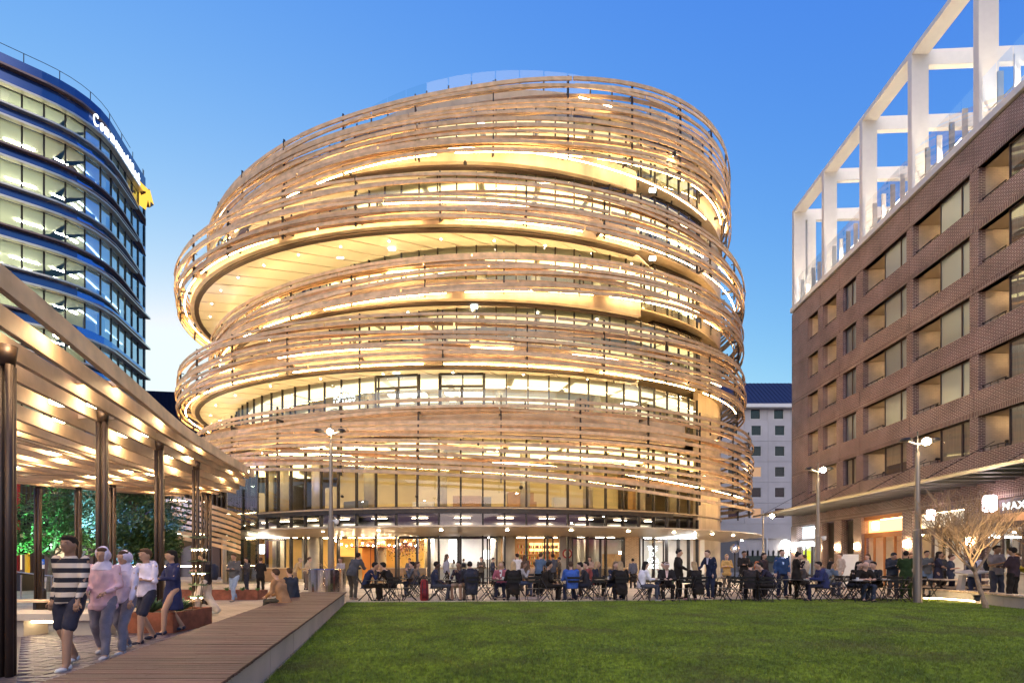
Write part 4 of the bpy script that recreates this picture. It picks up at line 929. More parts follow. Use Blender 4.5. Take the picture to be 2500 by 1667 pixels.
for i in range(8): MB().box(hx(1825)+i*.75,hx(1825)+i*.75+.3,Y+.3,Y+.5,2.4,3.2).build('terrace_chair', BLACK, HT)
MB().box(hx(1821),hx(1925),Y+.3,Y+.4,0,1.5).build('dark_shopfront', GLASSD, HT)
for x in (1872,): MB().box(hx(x)-.08,hx(x)+.08,Y-.1,Y+.2,0,4.9).build('mullion', WHITE, HT)
MB().box(hx(1926),hx(1940),Y-.25,Y,0,4.9).build('pier', PAN, HT)
MB().box(hx(1915),hx(1918),Y-.35,Y-.3,1.8,4.2).build('wall_light', LEDW, HT)

# ================================================================== BRICK APARTMENT BUILDING (built along local +y, facing local -x)
BR = thing('brick_apartment_building', 'dark brown brick apartment block with balconies above lit shops and a white roof frame', 'building', (21.9,0,0), -math.atan(.045))
BK1 = brick_mat('brown_brick', (.155,.062,.058), (.08,.036,.04), (.52,.41,.36), .25, .083, .014, rough=.42)
SOL = brick_mat('soldier_brick', (.145,.058,.054), (.088,.038,.04), (.50,.40,.34), .083, .27, .013, rough=.42, off=0)
PBR = brick_mat('painted_pale_brick', (.64,.52,.40), (.60,.48,.37), (.52,.42,.32), .25, .083, .008, rough=.7)
BFR = mat('bronze_frame', (.12,.085,.075), .45, .3); CEIL = mat('balcony_ceiling', (.72,.58,.40), .7)
ks = math.sqrt(1+.045**2)
def by(px): return 21.9/((px-1250)/FPX-.045)*ks         # distance along the facade of a photo column
Y0, Y1 = 13.0, by(1934)
cols = [('bal',2009.5-37,2009.5-12.5),('bal',2009,2042),('win',2058,2090),('mix',2107,2213),('mix',2228,2367),('mix',2388,2540),('mix',2575,2850)]
cy_cols = [(k, by(b), by(a)) for k, a, b in cols]   # (kind, near, far)
RPIT = 3.06
def zrow(k): return 19.08-RPIT*k, 20.88-RPIT*k
edges = sorted([(n, f, k) for k, n, f in cy_cols])
TOPW = 22.45
joints = [Y0]+[ (edges[i][1]+edges[i+1][0])/2 for i in range(len(edges)-1)]+[Y1]
for k in range(-1, 5):
    zb = zrow(k)[1] if k >= 0 else None
    lo = zrow(k)[1]; hi = zrow(k-1)[0] if k > 0 else TOPW
    if k == -1: continue
    for a, b in zip(joints, joints[1:]):
        MB().box(0,.35,a+.012,b-.012,lo+.27,hi).build('brick_spandrel', BK1, BR); MB().box(-.02,.35,a+.012,b-.012,lo,lo+.268).build('soldier_course', SOL, BR)
    MB().box(.03,.3,Y0,Y1,lo,hi).build('joint_backing', mat('joint_sealant', (.3,.22,.17), .8), BR)
    z0, z1 = zrow(k)
    prev = Y0
    for n, f, kind in edges:
        MB().box(.002,.35,prev,n,z0+.001,z1-.001).build('brick_pier', BK1, BR); prev = f
    MB().box(.002,.35,prev,Y1,z0+.001,z1-.001).build('brick_pier', BK1, BR)
z4 = zrow(4)[0]
for a, b in zip(joints, joints[1:]): MB().box(0,.35,a+.012,b-.012,5.45,z4).build('brick_spandrel', BK1, BR)
MB().box(.03,.3,Y0,Y1,5.4,z4).build('joint_backing', mat('joint_sealant'), BR)
MB().box(.1,12,Y1-.01,Y1+.25,0,TOPW).build('end_wall', BK1, BR); MB().box(.6,12,Y1+.3,Y1+.9,0,TOPW-1).build('return_wall', BK1, BR)
WREF = glass_mat('window_glass', (.86,.88,.88), .12, .85, ior=1.5)
WSKY = glass_mat('sky_reflection_glass', (.85,.88,.92), .55, .95, refl=(.72,.86,1.0))  # rough bluish gloss painted in to imitate sky reflected in these panes
[n for n in WSKY.node_tree.nodes if n.type == 'BSDF_GLOSSY'][0].inputs['Roughness'].default_value = .38
rb = random.Random(21); WBL = mat('white_roller_blind', (.85,.85,.9), .8, emit=None)  # blind whitened to brighten the imitated sky reflection
def window(y0, y1, z0, z1, parts, open_last=False, blind=None):
    gl_ = WREF if blind is None else WSKY
    w = MB(); w.box(.2,.3,y0,y1,z0,z0+.05); w.box(.2,.3,y0,y1,z1-.05,z1); d = (y1-y0)
    cuts = [y0]+[y0+d*q for q in parts]+[y1]
    for c in cuts: w.box(.2,.3,max(y0,c-.03),min(y1,c+.03),z0+.05,z1-.05)
    fr = w.build('window', BFR, BR)
    for i, (a, b) in enumerate(zip(cuts, cuts[1:])):
        MB().add([(.24,a+.03,z0+.05),(.24,b-.03,z0+.05),(.24,b-.03,z1-.05),(.24,a+.03,z1-.05)], [(3,2,1,0)]).build('pane', gl_, fr)
    if blind != 'none':
        h = z0+(z1-z0)*rb.choice((0,0,0,.35)); MB().box(.31,.33,y0,y1,h,z1).build('blind', blind or mat('pale_curtain', (.62,.54,.42), .9, var=.12, vscale=4, stretch=(1,6,.2)), fr)
    MB().box(.6,2.5,y0-.1,y1+.1,z0-.05,z0).build('sill_board', BFR, fr)
for k in range(5):
    z0, z1 = zrow(k)
    for n, f, kind in edges:
        if kind == 'win': window(n+.12, f-.05, z0, z1, (.48,), blind=WBL if k < 4 else None); continue
        if kind == 'mix': yb = f-(f-n)*.44 if n < 30 else f-(f-n)*.45; window(n, yb-.05, z0, z1, (.34,), blind=WBL if (f > 27 and f < 33 and k < 4) else None); n2 = yb
        else: n2 = n
        bal = MB(); bal.box(.35,2.6,f,f+.08,z0-.4,z1); wl_ = bal.build('balcony_side_wall', PBR, BR)
        MB().box(2.6,2.7,n2,f,z0-.4,z1).build('balcony_rear_wall', PBR if kind == 'mix' else mat('balcony_plaster', (.62,.5,.36), .7), BR)
        MB().box(.3,2.7,n2-.1,f+.1,z1,z1+.06).build('balcony_ceiling', CEIL, BR); MB().box(.3,2.7,n2,f,z0-.46,z0-.4).build('balcony_floor', CONC, BR)
        MB().box(.36,2.6,n2-.08,n2,z0-.4,z1).build('balcony_side_wall', BFR if kind == 'mix' else PBR, BR)
        m = MB(); m.box(.16,.2,n2+.05,f-.02,z0+.2,z0+.24)
        for q in range(4): yq = n2+.1+(f-n2-.2)*q/3; m.box(.17,.19,yq-.01,yq+.01,z0,z0+.2)
        m.build('balcony_rail', STEEL, BR)
        if kind == 'mix' and k in (1,2,3,4): MB().obox((1.4,f-.06,z0+.55), .3, .1, .09).build('wall_lamp', BLACK, BR)
        o = MB().obox((1.3,(n2+f)/2,z1-.02), .16, .16, .03).build('ceiling_lamp', lamp_mat('balcony_lamp', (1,.72,.4), 240 if kind == 'bal' else 85), BR)
# white fascia, glass balustrade and roof frame
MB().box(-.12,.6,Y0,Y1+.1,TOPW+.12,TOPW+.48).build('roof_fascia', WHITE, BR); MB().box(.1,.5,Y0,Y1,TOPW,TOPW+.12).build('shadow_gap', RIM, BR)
MB().box(.5,14,Y0,Y1,TOPW-.2,TOPW).build('roof_deck', CONC, BR)
FRM = mat('white_frame_paint', (.82,.77,.70), .5, var=.02); cy5 = [by(1933.5)-.02,by(2006),by(2098),by(2216),by(2376),by(2376)-4.3,by(2376)-8.6]
ZT = 31.15
for i, c in enumerate(cy5):
    MB().box(0,.95,c-.3,c,TOPW+.48,ZT-.3).build('frame_post', FRM, BR); MB().box(.95,11,c-.3,c,ZT-.95,ZT-.05).build('cross_beam', FRM, BR); MB().box(10,10.9,c-.3,c,TOPW,ZT-.95).build('frame_post', FRM, BR)
    if i: MB().box(0,.95,c+.001,cy5[i-1]-.301,ZT-.3,ZT).build('edge_beam', FRM, BR); MB().box(10,10.9,c+.001,cy5[i-1]-.301,ZT-.3,ZT).build('edge_beam', FRM, BR)
    MB().box(0,.95,c-.3,c,ZT-.3,ZT).build('corner_block', FRM, BR)
MB().box(1.1,1.8,cy5[0]-.3,cy5[0],TOPW,ZT-.951).build('frame_post', FRM, BR)
FG = glass_mat('roof_balustrade_glass', (.93,.95,.98), .02, .28)
for a, b in zip(cy5[1:], cy5):
    n = 5; L = (b-.3-a)/n
    for q in range(n):
        y = a+L*q; MB().add([(.1,y+.02,TOPW+.48),(.1,y+L-.02,TOPW+.48),(.1,y+L-.02,TOPW+2.75),(.1,y+.02,TOPW+2.75)], [(0,1,2,3)]).build('balustrade_pane', FG, BR)
        MB().box(.14,.40,y-.04,y+.03,TOPW+.48,TOPW+2.3).build('balustrade_post', WHITE if q % 2 else POLE, BR)
    MB().bar((.5,a,TOPW+1.2),(.5,b-.3,TOPW+1.2),.05).build('handrail', POLE, BR)
    for xx in (.7,): 
        MB().box(xx,xx+.2,(a+b)/2-.4,(a+b)/2+.1,TOPW+.5,TOPW+.56).build('frame_uplight', lamp_mat('frame_uplight_lamp', (1.0,.84,.6), 420), BR)
        MB().box(9.2,9.5,(a+b)/2-.4,(a+b)/2,TOPW+.02,TOPW+.08).build('frame_uplight', lamp_mat('frame_uplight_lamp', (1,1,1), 1), BR)
# steel awning over the shops
AY0, AY1 = 12.5, 40.6; sl = MB(); n = int((AY1-AY0)/.95)
MB().box(-3.45,-3.35,AY0,AY1,5.22,5.36).build('awning_edge', POLE, BR)
for i in range(n):
    y = AY0+i*.95; MB().box(-3.35,-.02,y,y+.05,5.2,5.34).build('awning_joist', POLE, BR); MB().box(-3.35,-.02,y+.055,y+.945,5.31,5.34).build('awning_sheet', mat('dark_awning_sheet', (.07,.075,.08), .4, .5), BR)
for y in (15,19,23,27,31,35,39): MB().bar((-3.3,y,5.36),(0,y,7.2),.03).build('tie_rod', STEEL, BR)
# ground floor
MB().box(-.0,.4,Y0,Y1,4.5,5.4).build('brick_spandrel', BK1, BR); MB().box(-.03,.3,Y0,Y1,4.45,4.78).build('soldier_course', SOL, BR)
piers = [(1933,1947),(1991,2009.5),(2038.5,2055.5),(2085.5,2104.5),(2205,2230),(2357,2389),(2545,2600)]
pl = [(by(b), by(a)) for a, b in piers]
for n_, f in pl:
    MB().box(-.06,.5,n_,f,0,4.45).build('brick_pier', BK1, BR)
    o = MB().box(-.16,-.07,(n_+f)/2-.16,(n_+f)/2+.16,2.35,2.7).build('wall_sconce', lamp_mat('sconce_glow', (1,.74,.4), 110), BR)
bays = [(pl[i+1][1], pl[i][0]) for i in range(len(pl)-1)]
kinds = ['white','dark','dark','orange','cream','cream2']
SH = {'white':((.8,.85,.9),lamp_mat('white_shop_lamp', (.88,.97,1), 24)),'dark':((.08,.06,.05),None),'orange':((.7,.36,.12),lamp_mat('orange_shop_lamp', (1,.55,.2), 30)),'cream':((.7,.52,.3),lamp_mat('cream_shop_lamp', (1,.74,.38), 36)),'cream2':((.45,.3,.2),lamp_mat('brown_shop_lamp', (1,.7,.45), 14))}
for (n_, f), kd in zip(bays, kinds):
    c, lm = SH[kd]; wm = mat('shop_wall_'+kd, c, .6, var=.1)
    MB().box(3.5,3.6,n_,f,0,4.45).build('shop_back_wall', wm, BR); MB().box(.4,3.5,f-.02,f+.05,0,4.4).build('shop_side_wall', wm, BR); MB().box(.3,3.5,n_,f,4.35,4.4).build('shop_ceiling', wm, BR); MB().box(.3,3.5,n_,f,.0,.03).build('shop_floor', mat('shop_floor_tile'), BR)
    if lm: MB().box(1.0,1.5,n_+.3,f-.3,4.2,4.28).build('shop_light', lm, BR); MB().box(2.4,2.6,n_+.3,f-.3,4.2,4.28).build('shop_light', lm, BR)
    if kd == 'dark': MB().box(.38,.44,n_+.02,f-.02,.02,4.35).build('dark_roller_panel', mat('dark_panel', (.045,.035,.03), .5), BR); continue
    hz = 3.05; d = f-n_; npn = max(2, int(d/.85)); m = MB(); m.box(.15,.3,n_,f,hz,hz+.3)
    for q in range(npn+1): y = n_+d*q/npn; m.box(.15,.27,y-.05,y+.05,0,hz)
    if kd != 'white': m.box(.15,.3,n_,f,4.2,4.45)
    fr = m.build('shopfront_frame', BFR if kd != 'orange' else mat('orange_timber', (.5,.2,.06), .5), BR)
    for q in range(npn):
        y = n_+d*q/npn; MB().add([(.2,y+.05,.1),(.2,y+d/npn-.05,.1),(.2,y+d/npn-.05,hz),(.2,y+.05,hz)], [(0,1,2,3)]).build('folding_pane', GLASS, fr)
        if kd in ('cream','cream2','orange') and q % 2 == 0: MB().box(.7,.74,y+.1,y+d/npn-.1,1.5,2.95).build('hanging_curtain', mat('glowing_linen', (.85,.7,.45), .8, var=.08, stretch=(1,8,.1)), fr)
    if kd == 'orange': MB().box(.32,.36,n_+.2,f-.2,3.4,4.15).build('lit_sign_panel', lamp_mat('orange_sign_glow', (1,.6,.22), 2.6), BR)
    if kd == 'cream': MB().box(.32,.36,n_+.2,f-.2,3.4,4.15).build('lit_sign_panel', lamp_mat('cream_sign_glow', (1,.84,.6), 1.8), BR)
    if kd == 'white': MB().box(-.35,-.1,n_+.2,f-.1,2.75,3.1).build('lit_sign_box', lamp_mat('white_sign_box', (.85,.97,1), 7), BR)
# round globe sign, lantern and the lettered sign on the right
MB().ball((-.55,by(1934),2.95), .42, .42, .42, 16, 10).build('globe_sign', lamp_mat('globe_light', (.85,.98,1), 7), BR)
for px, z, s in ((2296,4.0,.19),(2443,4.2,.26),(2158,3.75,.17)):
    MB().lathe([(s*.7,-s*1.5),(s,-s*1.2),(s,s*1.2),(s*.7,s*1.5)], 12, (-.5,by(px),z)).build('lantern', lamp_mat('pink_white_lantern', (1,.8,.82), 9), BR)
y0 = by(2454); s = 0
SB = MB().box(-.12,-.05,y0-3.6,y0+.2,3.7,4.35).build('sign_board', mat('sign_board_dark', (.05,.03,.04), .5), BR)
text('MAXSICU', .50, (-.13, y0, 3.86), (PI/2,0,-PI/2), SIGNW, SB, 'sign_letters', .02)

# ================================================================== STREET LAMPS
def street_lamp(px, D, ztop, label, n=2, r=.09, cam_ball=None, gl=.125):
    p = atD(px, D); t = thing('street_lamp', label, 'street lamp', p)
    m = MB(); m.tube([(0,0,0),(0,0,ztop*.45),(0,0,ztop*.46),(0,0,ztop*.93)], [r*1.5,r*1.45,r*.95,r*.8], 14); m.build('pole', mat('lamp_pole_steel', (.30,.25,.20), .4, .7), t, smooth=False)
    m = MB(); m.tube([(0,0,ztop*.93),(0,0,ztop+.35)], [.035,.02], 8)
    m.build('finial', BLACK, t)
    for s in ((-1, 1) if n == 2 else (1,)):
        a = MB(); a.bar((0,0,ztop-.12),(s*.45,-.1,ztop-.02),.06,.05); a.lathe([(.1,.0),(.2,.04),(.14,.12)], 12, (s*.5,-.1,ztop-.04)); arm = a.build('lamp_arm', BLACK, t)
        if s == 1: MB().ball((.06 if n == 2 else .5,-.3,ztop-.08), gl, n=12, m=8).build('bulb', lamp_mat('street_bulb', (1,.76,.42), 220), arm)
    if cam_ball: m = MB(); m.bar((0,0,cam_ball),(.2,-.05,cam_ball),.05); m.lathe([(.1,-.02),(.1,.1)], 12, (.27,-.05,cam_ball-.05)); m.ball((.27,-.05,cam_ball-.08), .095, n=12, m=8); m.build('camera_dome', WHITE, t)
    return t
street_lamp(808, 21.5, 7.25, 'tall slender lamp post with two heads rising from the steel drum planter', 2, cam_ball=3.3)
street_lamp(1997, 24.0, 6.05, 'tall lamp post in front of the far end of the brick building, by the hotel', 2, cam_ball=2.7)
street_lamp(2240, 17.2, 5.75, 'tallest lamp post at the right, in front of the bare tree', 2, cam_ball=None)
street_lamp(1863, 36, 4.95, 'small lamp post in the lane before the pale hotel', 1, .06, gl=.14)
p = atD(1794, 30); t = thing('globe_lamp', 'short dark post carrying a clear ribbed glass globe by the building corner', 'street lamp', p)
MB().tube([(0,0,0),(0,0,2.05)], .045, 10).build('post', BLACK, t); MB().ball((0,0,2.3), .28, n=16, m=10).build('globe', glass_mat('globe_glass', (.8,.8,.8), .25, .8), t); MB().ball((0,0,2.3), .06).build('bulb', lamp_mat('globe_bulb', (1,.9,.8), 10), t)
# steel drum planter under the first lamp
p = atD(799, 20.3); t = thing('steel_drum_planter', 'round polished stainless steel planter with a bare branch at the end of the deck', 'planter', p)
MB().lathe([(.735,0),(.74,.02),(.74,1.16),(.72,1.18),(.68,1.18),(.68,1.05)], 48).build('drum', mat('polished_stainless', (.62,.58,.52), .13, 1.0), t, smooth=False)
m = MB()
for i in range(9): a = rnd.uniform(-.6,.6); m.tube([(.1,0,1.05),(.1+a*.3,rnd.uniform(-.1,.1),1.2),(.1+a,rnd.uniform(-.2,.2),1.3+rnd.uniform(0,.25))], [.015,.012,.005], 4)
m.build('branch', bark('pale_bark', (1,1,1)), t)

# ================================================================== RIGHT SIDE: low wall, picnic tables, counter, lectern
LW = thing('low_seat_wall', 'low concrete wall with a timber seat top curving along the right edge of the lawn', 'wall')
pts = [atD(2272, 18.6), atD(2370, 17.2), atD(2450, 15.6), atD(2540, 14.2), atD(2650, 13.0)]
for i in range(4):
    a, b = pts[i], pts[i+1]; d = (b-a).normalized(); n = Vector((-d.y, d.x, 0)); u = a+d*.004; w = b-d*.004
    q = [u, w, w+n*.5, u+n*.5]; m = MB(); m.add([(p.x,p.y,0) for p in q]+[(p.x,p.y,.36) for p in q], [(0,1,5,4),(1,2,6,5),(2,3,7,6),(3,0,4,7),(4,5,6,7)]); m.build('concrete_block', CONC, LW)
    L = (b-a).length; nb = int(L/.1)
    for j in range(nb):
        c = a+d*(L*(j+.5)/nb)+n*.23; MB().obox((c.x,c.y,.40), .085, .58, .05, math.atan2(d.y, d.x)).build('seat_slat', WOOD2, LW)
MB().tube([tuple(atD(x, D, .12)) for x, D in ((2255,18.0),(2300,17.8),(2380,16.6))], .02, 6).build('under_light', LED, LW)
# raised planted ground behind the wall is level paving
def picnic(px, D, label, w=1.9):
    p = atD(px, D); t = thing('picnic_table', label, 'table', p, rnd.uniform(-.1,.1), 'picnic tables by the shops')
    for i in range(4): MB().box(-w/2,w/2,-.36+i*.19,-.36+i*.19+.17,.71,.75).build('top_board', WOOD2, t)
    for s in (-1, 1):
        for j in range(2): MB().box(-w/2,w/2,s*.72-.14+j*.14,s*.72-.14+j*.14+.125,.42,.46).build('seat_board', WOOD2, t)
        m = MB(); m.bar((s*(w/2-.25),-.55,0),(s*(w/2-.25),.2,.71),.07); m.bar((s*(w/2-.25),.55,0),(s*(w/2-.25),-.2,.71),.07); m.bar((s*(w/2-.25),-.75,.38),(s*(w/2-.25),.75,.38),.06); m.build('leg_frame', STEEL, t)
    return t
picnic(2265, 20.6, 'long timber picnic table just right of the tallest lamp post'); picnic(2335, 19.8, 'picnic table between the boy in navy and the leaning panel'); picnic(2405, 20.8, 'picnic table behind the bare tree trunk', 2.2)
p = atD(2430, 17.6); t = thing('serving_counter', 'long curved timber-clad outdoor counter at the right edge', 'counter')
for i in range(26):
    c = p+Vector((i*.17, -(i*.02)**1.5*2.2, 0)); MB().obox((c.x,c.y,.52), .155, .05, 1.0, -.12-i*.02).build('clad_board', WOOD2, t)
m = MB(); fr = []
for i in range(14): c = p+Vector((-.1+i*.34, -(i*.04)**1.5*2.2, 0)); fr.append([(c.x,c.y-.15,1.04),(c.x,c.y-.15,1.09),(c.x+.05,c.y+.5,1.09),(c.x+.05,c.y+.5,1.04)])
MB().sweep(fr).build('counter_top', mat('pale_timber'), t)
p = atD(2345, 17.9); t = thing('information_lectern', 'slanted stone information panel on a leaning leg beside the bare tree', 'sign', p)
m = MB(); m.add([(-.14,-.05,0),(.06,-.05,0),(.18,-.05,.98),(.04,-.05,.98),(-.14,.12,0),(.06,.12,0),(.18,.12,.98),(.04,.12,.98)], [(0,1,2,3),(7,6,5,4),(0,4,5,1),(1,5,6,2),(2,6,7,3),(3,7,4,0)]); m.build('leg', CONC, t)
m = MB(); m.add([(0,-.3,.97),(.8,-.3,1.08),(.8,.3,1.16),(0,.3,1.05),(0,-.3,1.02),(.8,-.3,1.13),(.8,.3,1.21),(0,.3,1.10)], [(0,3,2,1),(4,5,6,7),(0,1,5,4),(1,2,6,5),(2,3,7,6),(3,0,4,7)]); m.build('panel', CONC, t)
m = MB(); leaf_spray(m, tuple(atD(2500, 16.4, 1.1)), 60, .38, .05, .6); tag(m.build('flower_arrangement', [mat('yellow_leaf', (.6,.45,.03), .6)]), 'yellow-green foliage standing on the counter at the right edge', 'plant')
# white free-standing board by the dark doors
p = atD(2075, 27); MB_ = MB().obox((p.x,p.y,.95), .95, .05, 1.9); tag(MB_.build('notice_board', WHITE), 'tall plain pale board standing before the dark shop doors', 'board')

for px, D, nm in ((2385,14.6,'large'),(2535,13.9,'second')):
    s = bpy.data.lights.new('tree_uplight', 'SPOT'); s.energy = 330; s.color = (1,.74,.42); s.spot_size = math.radians(95); s.shadow_soft_size = .08
    so = bpy.data.objects.new('tree_uplight', s); COL.objects.link(so); q = atD(px, D, .5); so.location = q; so.rotation_euler = Vector((.25,.35,3)).to_track_quat('-Z','Y').to_euler()
    ob = MB().lathe([(.07,.0),(.07,.1),(.1,.18)], 10, (q.x,q.y,.28)).build('ground_uplight', BLACK); tag(ob, 'small black spotlight at the foot of the '+nm+' bare tree', 'spotlight', 'tree spotlights')
# ================================================================== CAFE FURNITURE
def make_chair(label, mc=BLACK):
    t = thing('folding_chair', label, 'chair', group='folding chairs at the cafe tables')
    for i in range(4): MB().box(-.2,.2,-.17+i*.095,-.17+i*.095+.075,.445,.46).build('seat_slat', mc, t)
    for z in (.66,.78): MB().add([(-.2,-.27,z),(.2,-.27,z),(.2,-.255,z),(-.2,-.255,z),(-.2,-.285,z+.075),(.2,-.285,z+.075),(.2,-.27,z+.075),(-.2,-.27,z+.075)], [(0,3,2,1),(4,5,6,7),(0,1,5,4),(1,2,6,5),(2,3,7,6),(3,0,4,7)]).build('back_slat', mc, t)
    for x in (-.21,.21):
        MB().bar((x,.24,0),(x,-.28,.87),.014,.028).build('leg', mc, t); MB().bar((x*.9,-.24,0),(x*.9,.2,.45),.014,.028).build('leg', mc, t)
    m = MB(); m.bar((-.2,-.2,.08),(.2,-.2,.08),.012); m.bar((-.21,.2,.08),(.21,.2,.08),.012); m.build('stretcher', mc, t); return t
def make_table(label, mc=BLACK):
    t = thing('folding_table', label, 'table', group='small square cafe tables'); MB().box(-.35,.35,-.35,.35,.705,.725).build('table_top', mc, t)
    for x in (-.27,.27): MB().bar((x,-.32,0),(x,.3,.70),.014,.028).build('leg', mc, t); MB().bar((x*.9,.32,0),(x*.9,-.3,.70),.014,.028).build('leg', mc, t)
    m = MB(); m.bar((-.27,-.28,.08),(.27,-.28,.08),.012); m.bar((-.27,.28,.08),(.27,.28,.08),.012); m.build('stretcher', mc, t); return t
KS = 1.09
CH0 = make_chair('x'); TB0 = make_table('x'); used = {'c':0,'t':0}
def place(o0, key, x, y, rz, label):
    o = o0 if used[key] == 0 else dup_tree(o0); used[key] += 1; o.location = (x, y, 0); o.rotation_euler = (0, 0, math.radians(rz)); o['label'] = label; o.scale = (KS, KS, KS); return o
def chair(px, D, rz, label): p = atD(px, D); return place(CH0, 'c', p.x, p.y, rz, label)
def table(px, D, label, rz=0): p = atD(px, D); return place(TB0, 't', p.x, p.y, rz, label)

# ================================================================== PEOPLE
SKINS = {'l':(.62,.38,.27),'m':(.48,.28,.18),'t':(.34,.19,.12),'d':(.10,.05,.035)}
def cloth(c, stripe=None):
    n = 'cloth_%02d_%02d_%02d' % tuple(int(99*v) for v in c)
    if stripe: n += '_striped'
    if n in MATS: return MATS[n]
    m = mat(n, c, .85, var=.16, vscale=7, bump=.5, bscale=14, spec=.25)
    if stripe:
        N, L = m.node_tree.nodes, m.node_tree.links; tc = N.new('ShaderNodeTexCoord'); s = N.new('ShaderNodeSeparateXYZ'); L.new(tc.outputs['Object'], s.inputs[0])
        a = N.new('ShaderNodeMath'); a.operation = 'MULTIPLY'; a.inputs[1].default_value = 8.0; f = N.new('ShaderNodeMath'); f.operation = 'FRACT'; g_ = N.new('ShaderNodeMath'); g_.operation = 'GREATER_THAN'; g_.inputs[1].default_value = .5
        L.new(s.outputs[2], a.inputs[0]); L.new(a.outputs[0], f.inputs[0]); L.new(f.outputs[0], g_.inputs[0]); x = N.new('ShaderNodeMix'); x.data_type = 'RGBA'
        x.inputs['A'].default_value = (*c, 1); x.inputs['B'].default_value = (*stripe, 1); L.new(g_.outputs[0], x.inputs['Factor']); L.new(x.outputs['Result'], N['Principled BSDF'].inputs['Base Color'])
    return m
TMP = bpy.data.objects.new('tmp', bpy.data.meshes.new('tmp')); TSC.collection.objects.link(TMP); RM = TMP.modifiers.new('r', 'REMESH'); RM.mode = 'VOXEL'; RM.use_smooth_shade = True
def fuse(mb, vox):
    me = mb.mesh('fuse', []); old = TMP.data; TMP.data = me; RM.voxel_size = vox
    dg = TDG(); out = bpy.data.meshes.new_from_object(TMP.evaluated_get(dg)); bpy.data.meshes.remove(old); return out
def limb(m, pts, rs, n=10):
    m.tube(pts, rs, n)
    for p, r in zip(pts, rs): m.ball(tuple(p), r, n=n, m=6)
def trunk(m, pts, rad, n=14):     # elliptical loft with width along x
    pts = [Vector(p) for p in pts]; fr = []
    for i, p in enumerate(pts):
        t = (pts[min(i+1, len(pts)-1)]-pts[max(i-1, 0)]).normalized(); u = Vector((1,0,0)); w = t.cross(u).normalized(); rx, ry = rad[i]
        fr.append([tuple(p+u*rx*math.cos(2*PI*k/n)+w*ry*math.sin(2*PI*k/n)) for k in range(n)])
    m.sweep(fr)
rp_ = random.Random(31)
def person(label, px, D, rz, pose='stand', H=1.72, skin='m', top=(.03,.03,.035), bot=(.03,.03,.04), hair=(.02,.015,.012), hs='short', coat=0, sleeves=1, legs='long',
           shoe=(.03,.03,.03), lean=None, arms=None, look=0.0, z0=0.0, stripe=None, inner=None, puffy=0.0, extra=None, group='people in the square'):
    p = atD(px, D, z0); t = thing('person', label, 'person', p, math.radians(rz), group); k = H/1.72; V = Vector
    if px > 850 and D < 26: t.scale = (1.2, 1.14, 1.1) if pose == 'sit' else (1.14, 1.12, KS)
    sit = pose in ('sit', 'sitdeck')
    wob = rp_.uniform(-.03,.03)
    if sit:
        ln = .12 if lean is None else lean; pz = .55; pel = V((0,-.02,pz)); che = V((0,-.02+ln*.55,pz+.33)); nek = V((0,ln,pz+.5)); hd = V((0,ln+.05+look*.05,pz+.68-look*.03))
        if pose == 'sitdeck': kn = [V((s*.11,.42,pz-.02)) for s in (-1,1)]; an = [V((s*.12,.46,.02)) for s in (-1,1)]; 
        else: kn = [V((s*(.13+wob),.44,.52)) for s in (-1,1)]; an = [V((s*.14,.40+s*wob*2,.09)) for s in (-1,1)]
        if pose == 'sitdeck': an = [V((s*.12,.5,.02-.32)) for s in (-1,1)]; kn = [V((s*.11,.42,pz-.05)) for s in (-1,1)]
    else:
        ln = 0.0 if lean is None else lean; pz = .95; pel = V((0,-ln*.3,pz)); che = V((0,ln*.35,pz+.33)); nek = V((0,ln*.8,pz+.50-ln*.15)); hd = V((0,ln*.9+.03+look*.05,pz+.665-ln*.2-look*.03))
        st = .14 if pose == 'walk' else .02
        kn = [V((-.10,st*1.3+.02,.50)), V((.10,-st*.2+.03,.50))]; an = [V((-.11,st*1.6,.085)), V((.11,-st*1.7,.085 if pose != 'walk' else .12))]
    sh = [V((s*.165,0,0))+nek.lerp(che, .22)+V((0,-.01,0)) for s in (-1,1)]
    arms = arms or ('table' if sit else 'down')
    el, wr = [], []
    for i, s in enumerate((-1,1)):
        S = sh[i]
        A = {'down':(V((s*.06,-.03,-.29)),V((s*.055,.05,-.54))),'phone':(V((s*.05,.04,-.28)),V((-s*.09,.27,-.20))),'fold':(V((s*.06,.06,-.27)),V((-s*.2,.19,-.24))),
             'table':(V((s*.07,.10,-.27)),V((s*.0-s*.06,.33,-.26))),'eat':(V((s*.06,.14,-.24)),V((-s*.12,.26,-.02))),'lap':(V((s*.06,.04,-.28)),V((-s*.05,.27,-.38))),
             'swing':(V((s*.05,-s*.10,-.28)),V((s*.05,-s*.10+.10,-.52))),'reach':(V((s*.06,.12 if s > 0 else -.02,-.27)),V((s*.02,.36 if s > 0 else .05,-.38 if s > 0 else -.52)))}[arms]
        el.append(S+A[0]); wr.append(S+A[1])
    sk = mat('skin_'+skin, SKINS[skin], .55, var=.06); eye = mat('eye_dark', (.02,.015,.012), .3)
    m = MB()
    trunk(m, [pel+V((0,0,-.08)), pel, pel.lerp(che,.5), che, nek.lerp(che,.25), nek], [(.13,.10),(.14,.105),(.12,.09),(.14,.10),(.13,.085),(.05,.05)])
    limb(m, [nek+V((0,0,-.04)), hd+V((0,-.015,-.06))], [.055,.05]); m.ball(tuple(hd), .076, .095, .112, 14, 10); m.ball(tuple(hd+V((0,.035,-.07))), .05,.05,.045)
    m.ball(tuple(hd+V((0,.098,-.015))), .016,.028,.03, 8, 6); m.ball(tuple(hd+V((0,.078,.03))), .05,.025,.018, 10, 6)
    for s in (-1,1): m.ball(tuple(hd+V((s*.077,-.005,-.01))), .014,.022,.032, 8, 6)
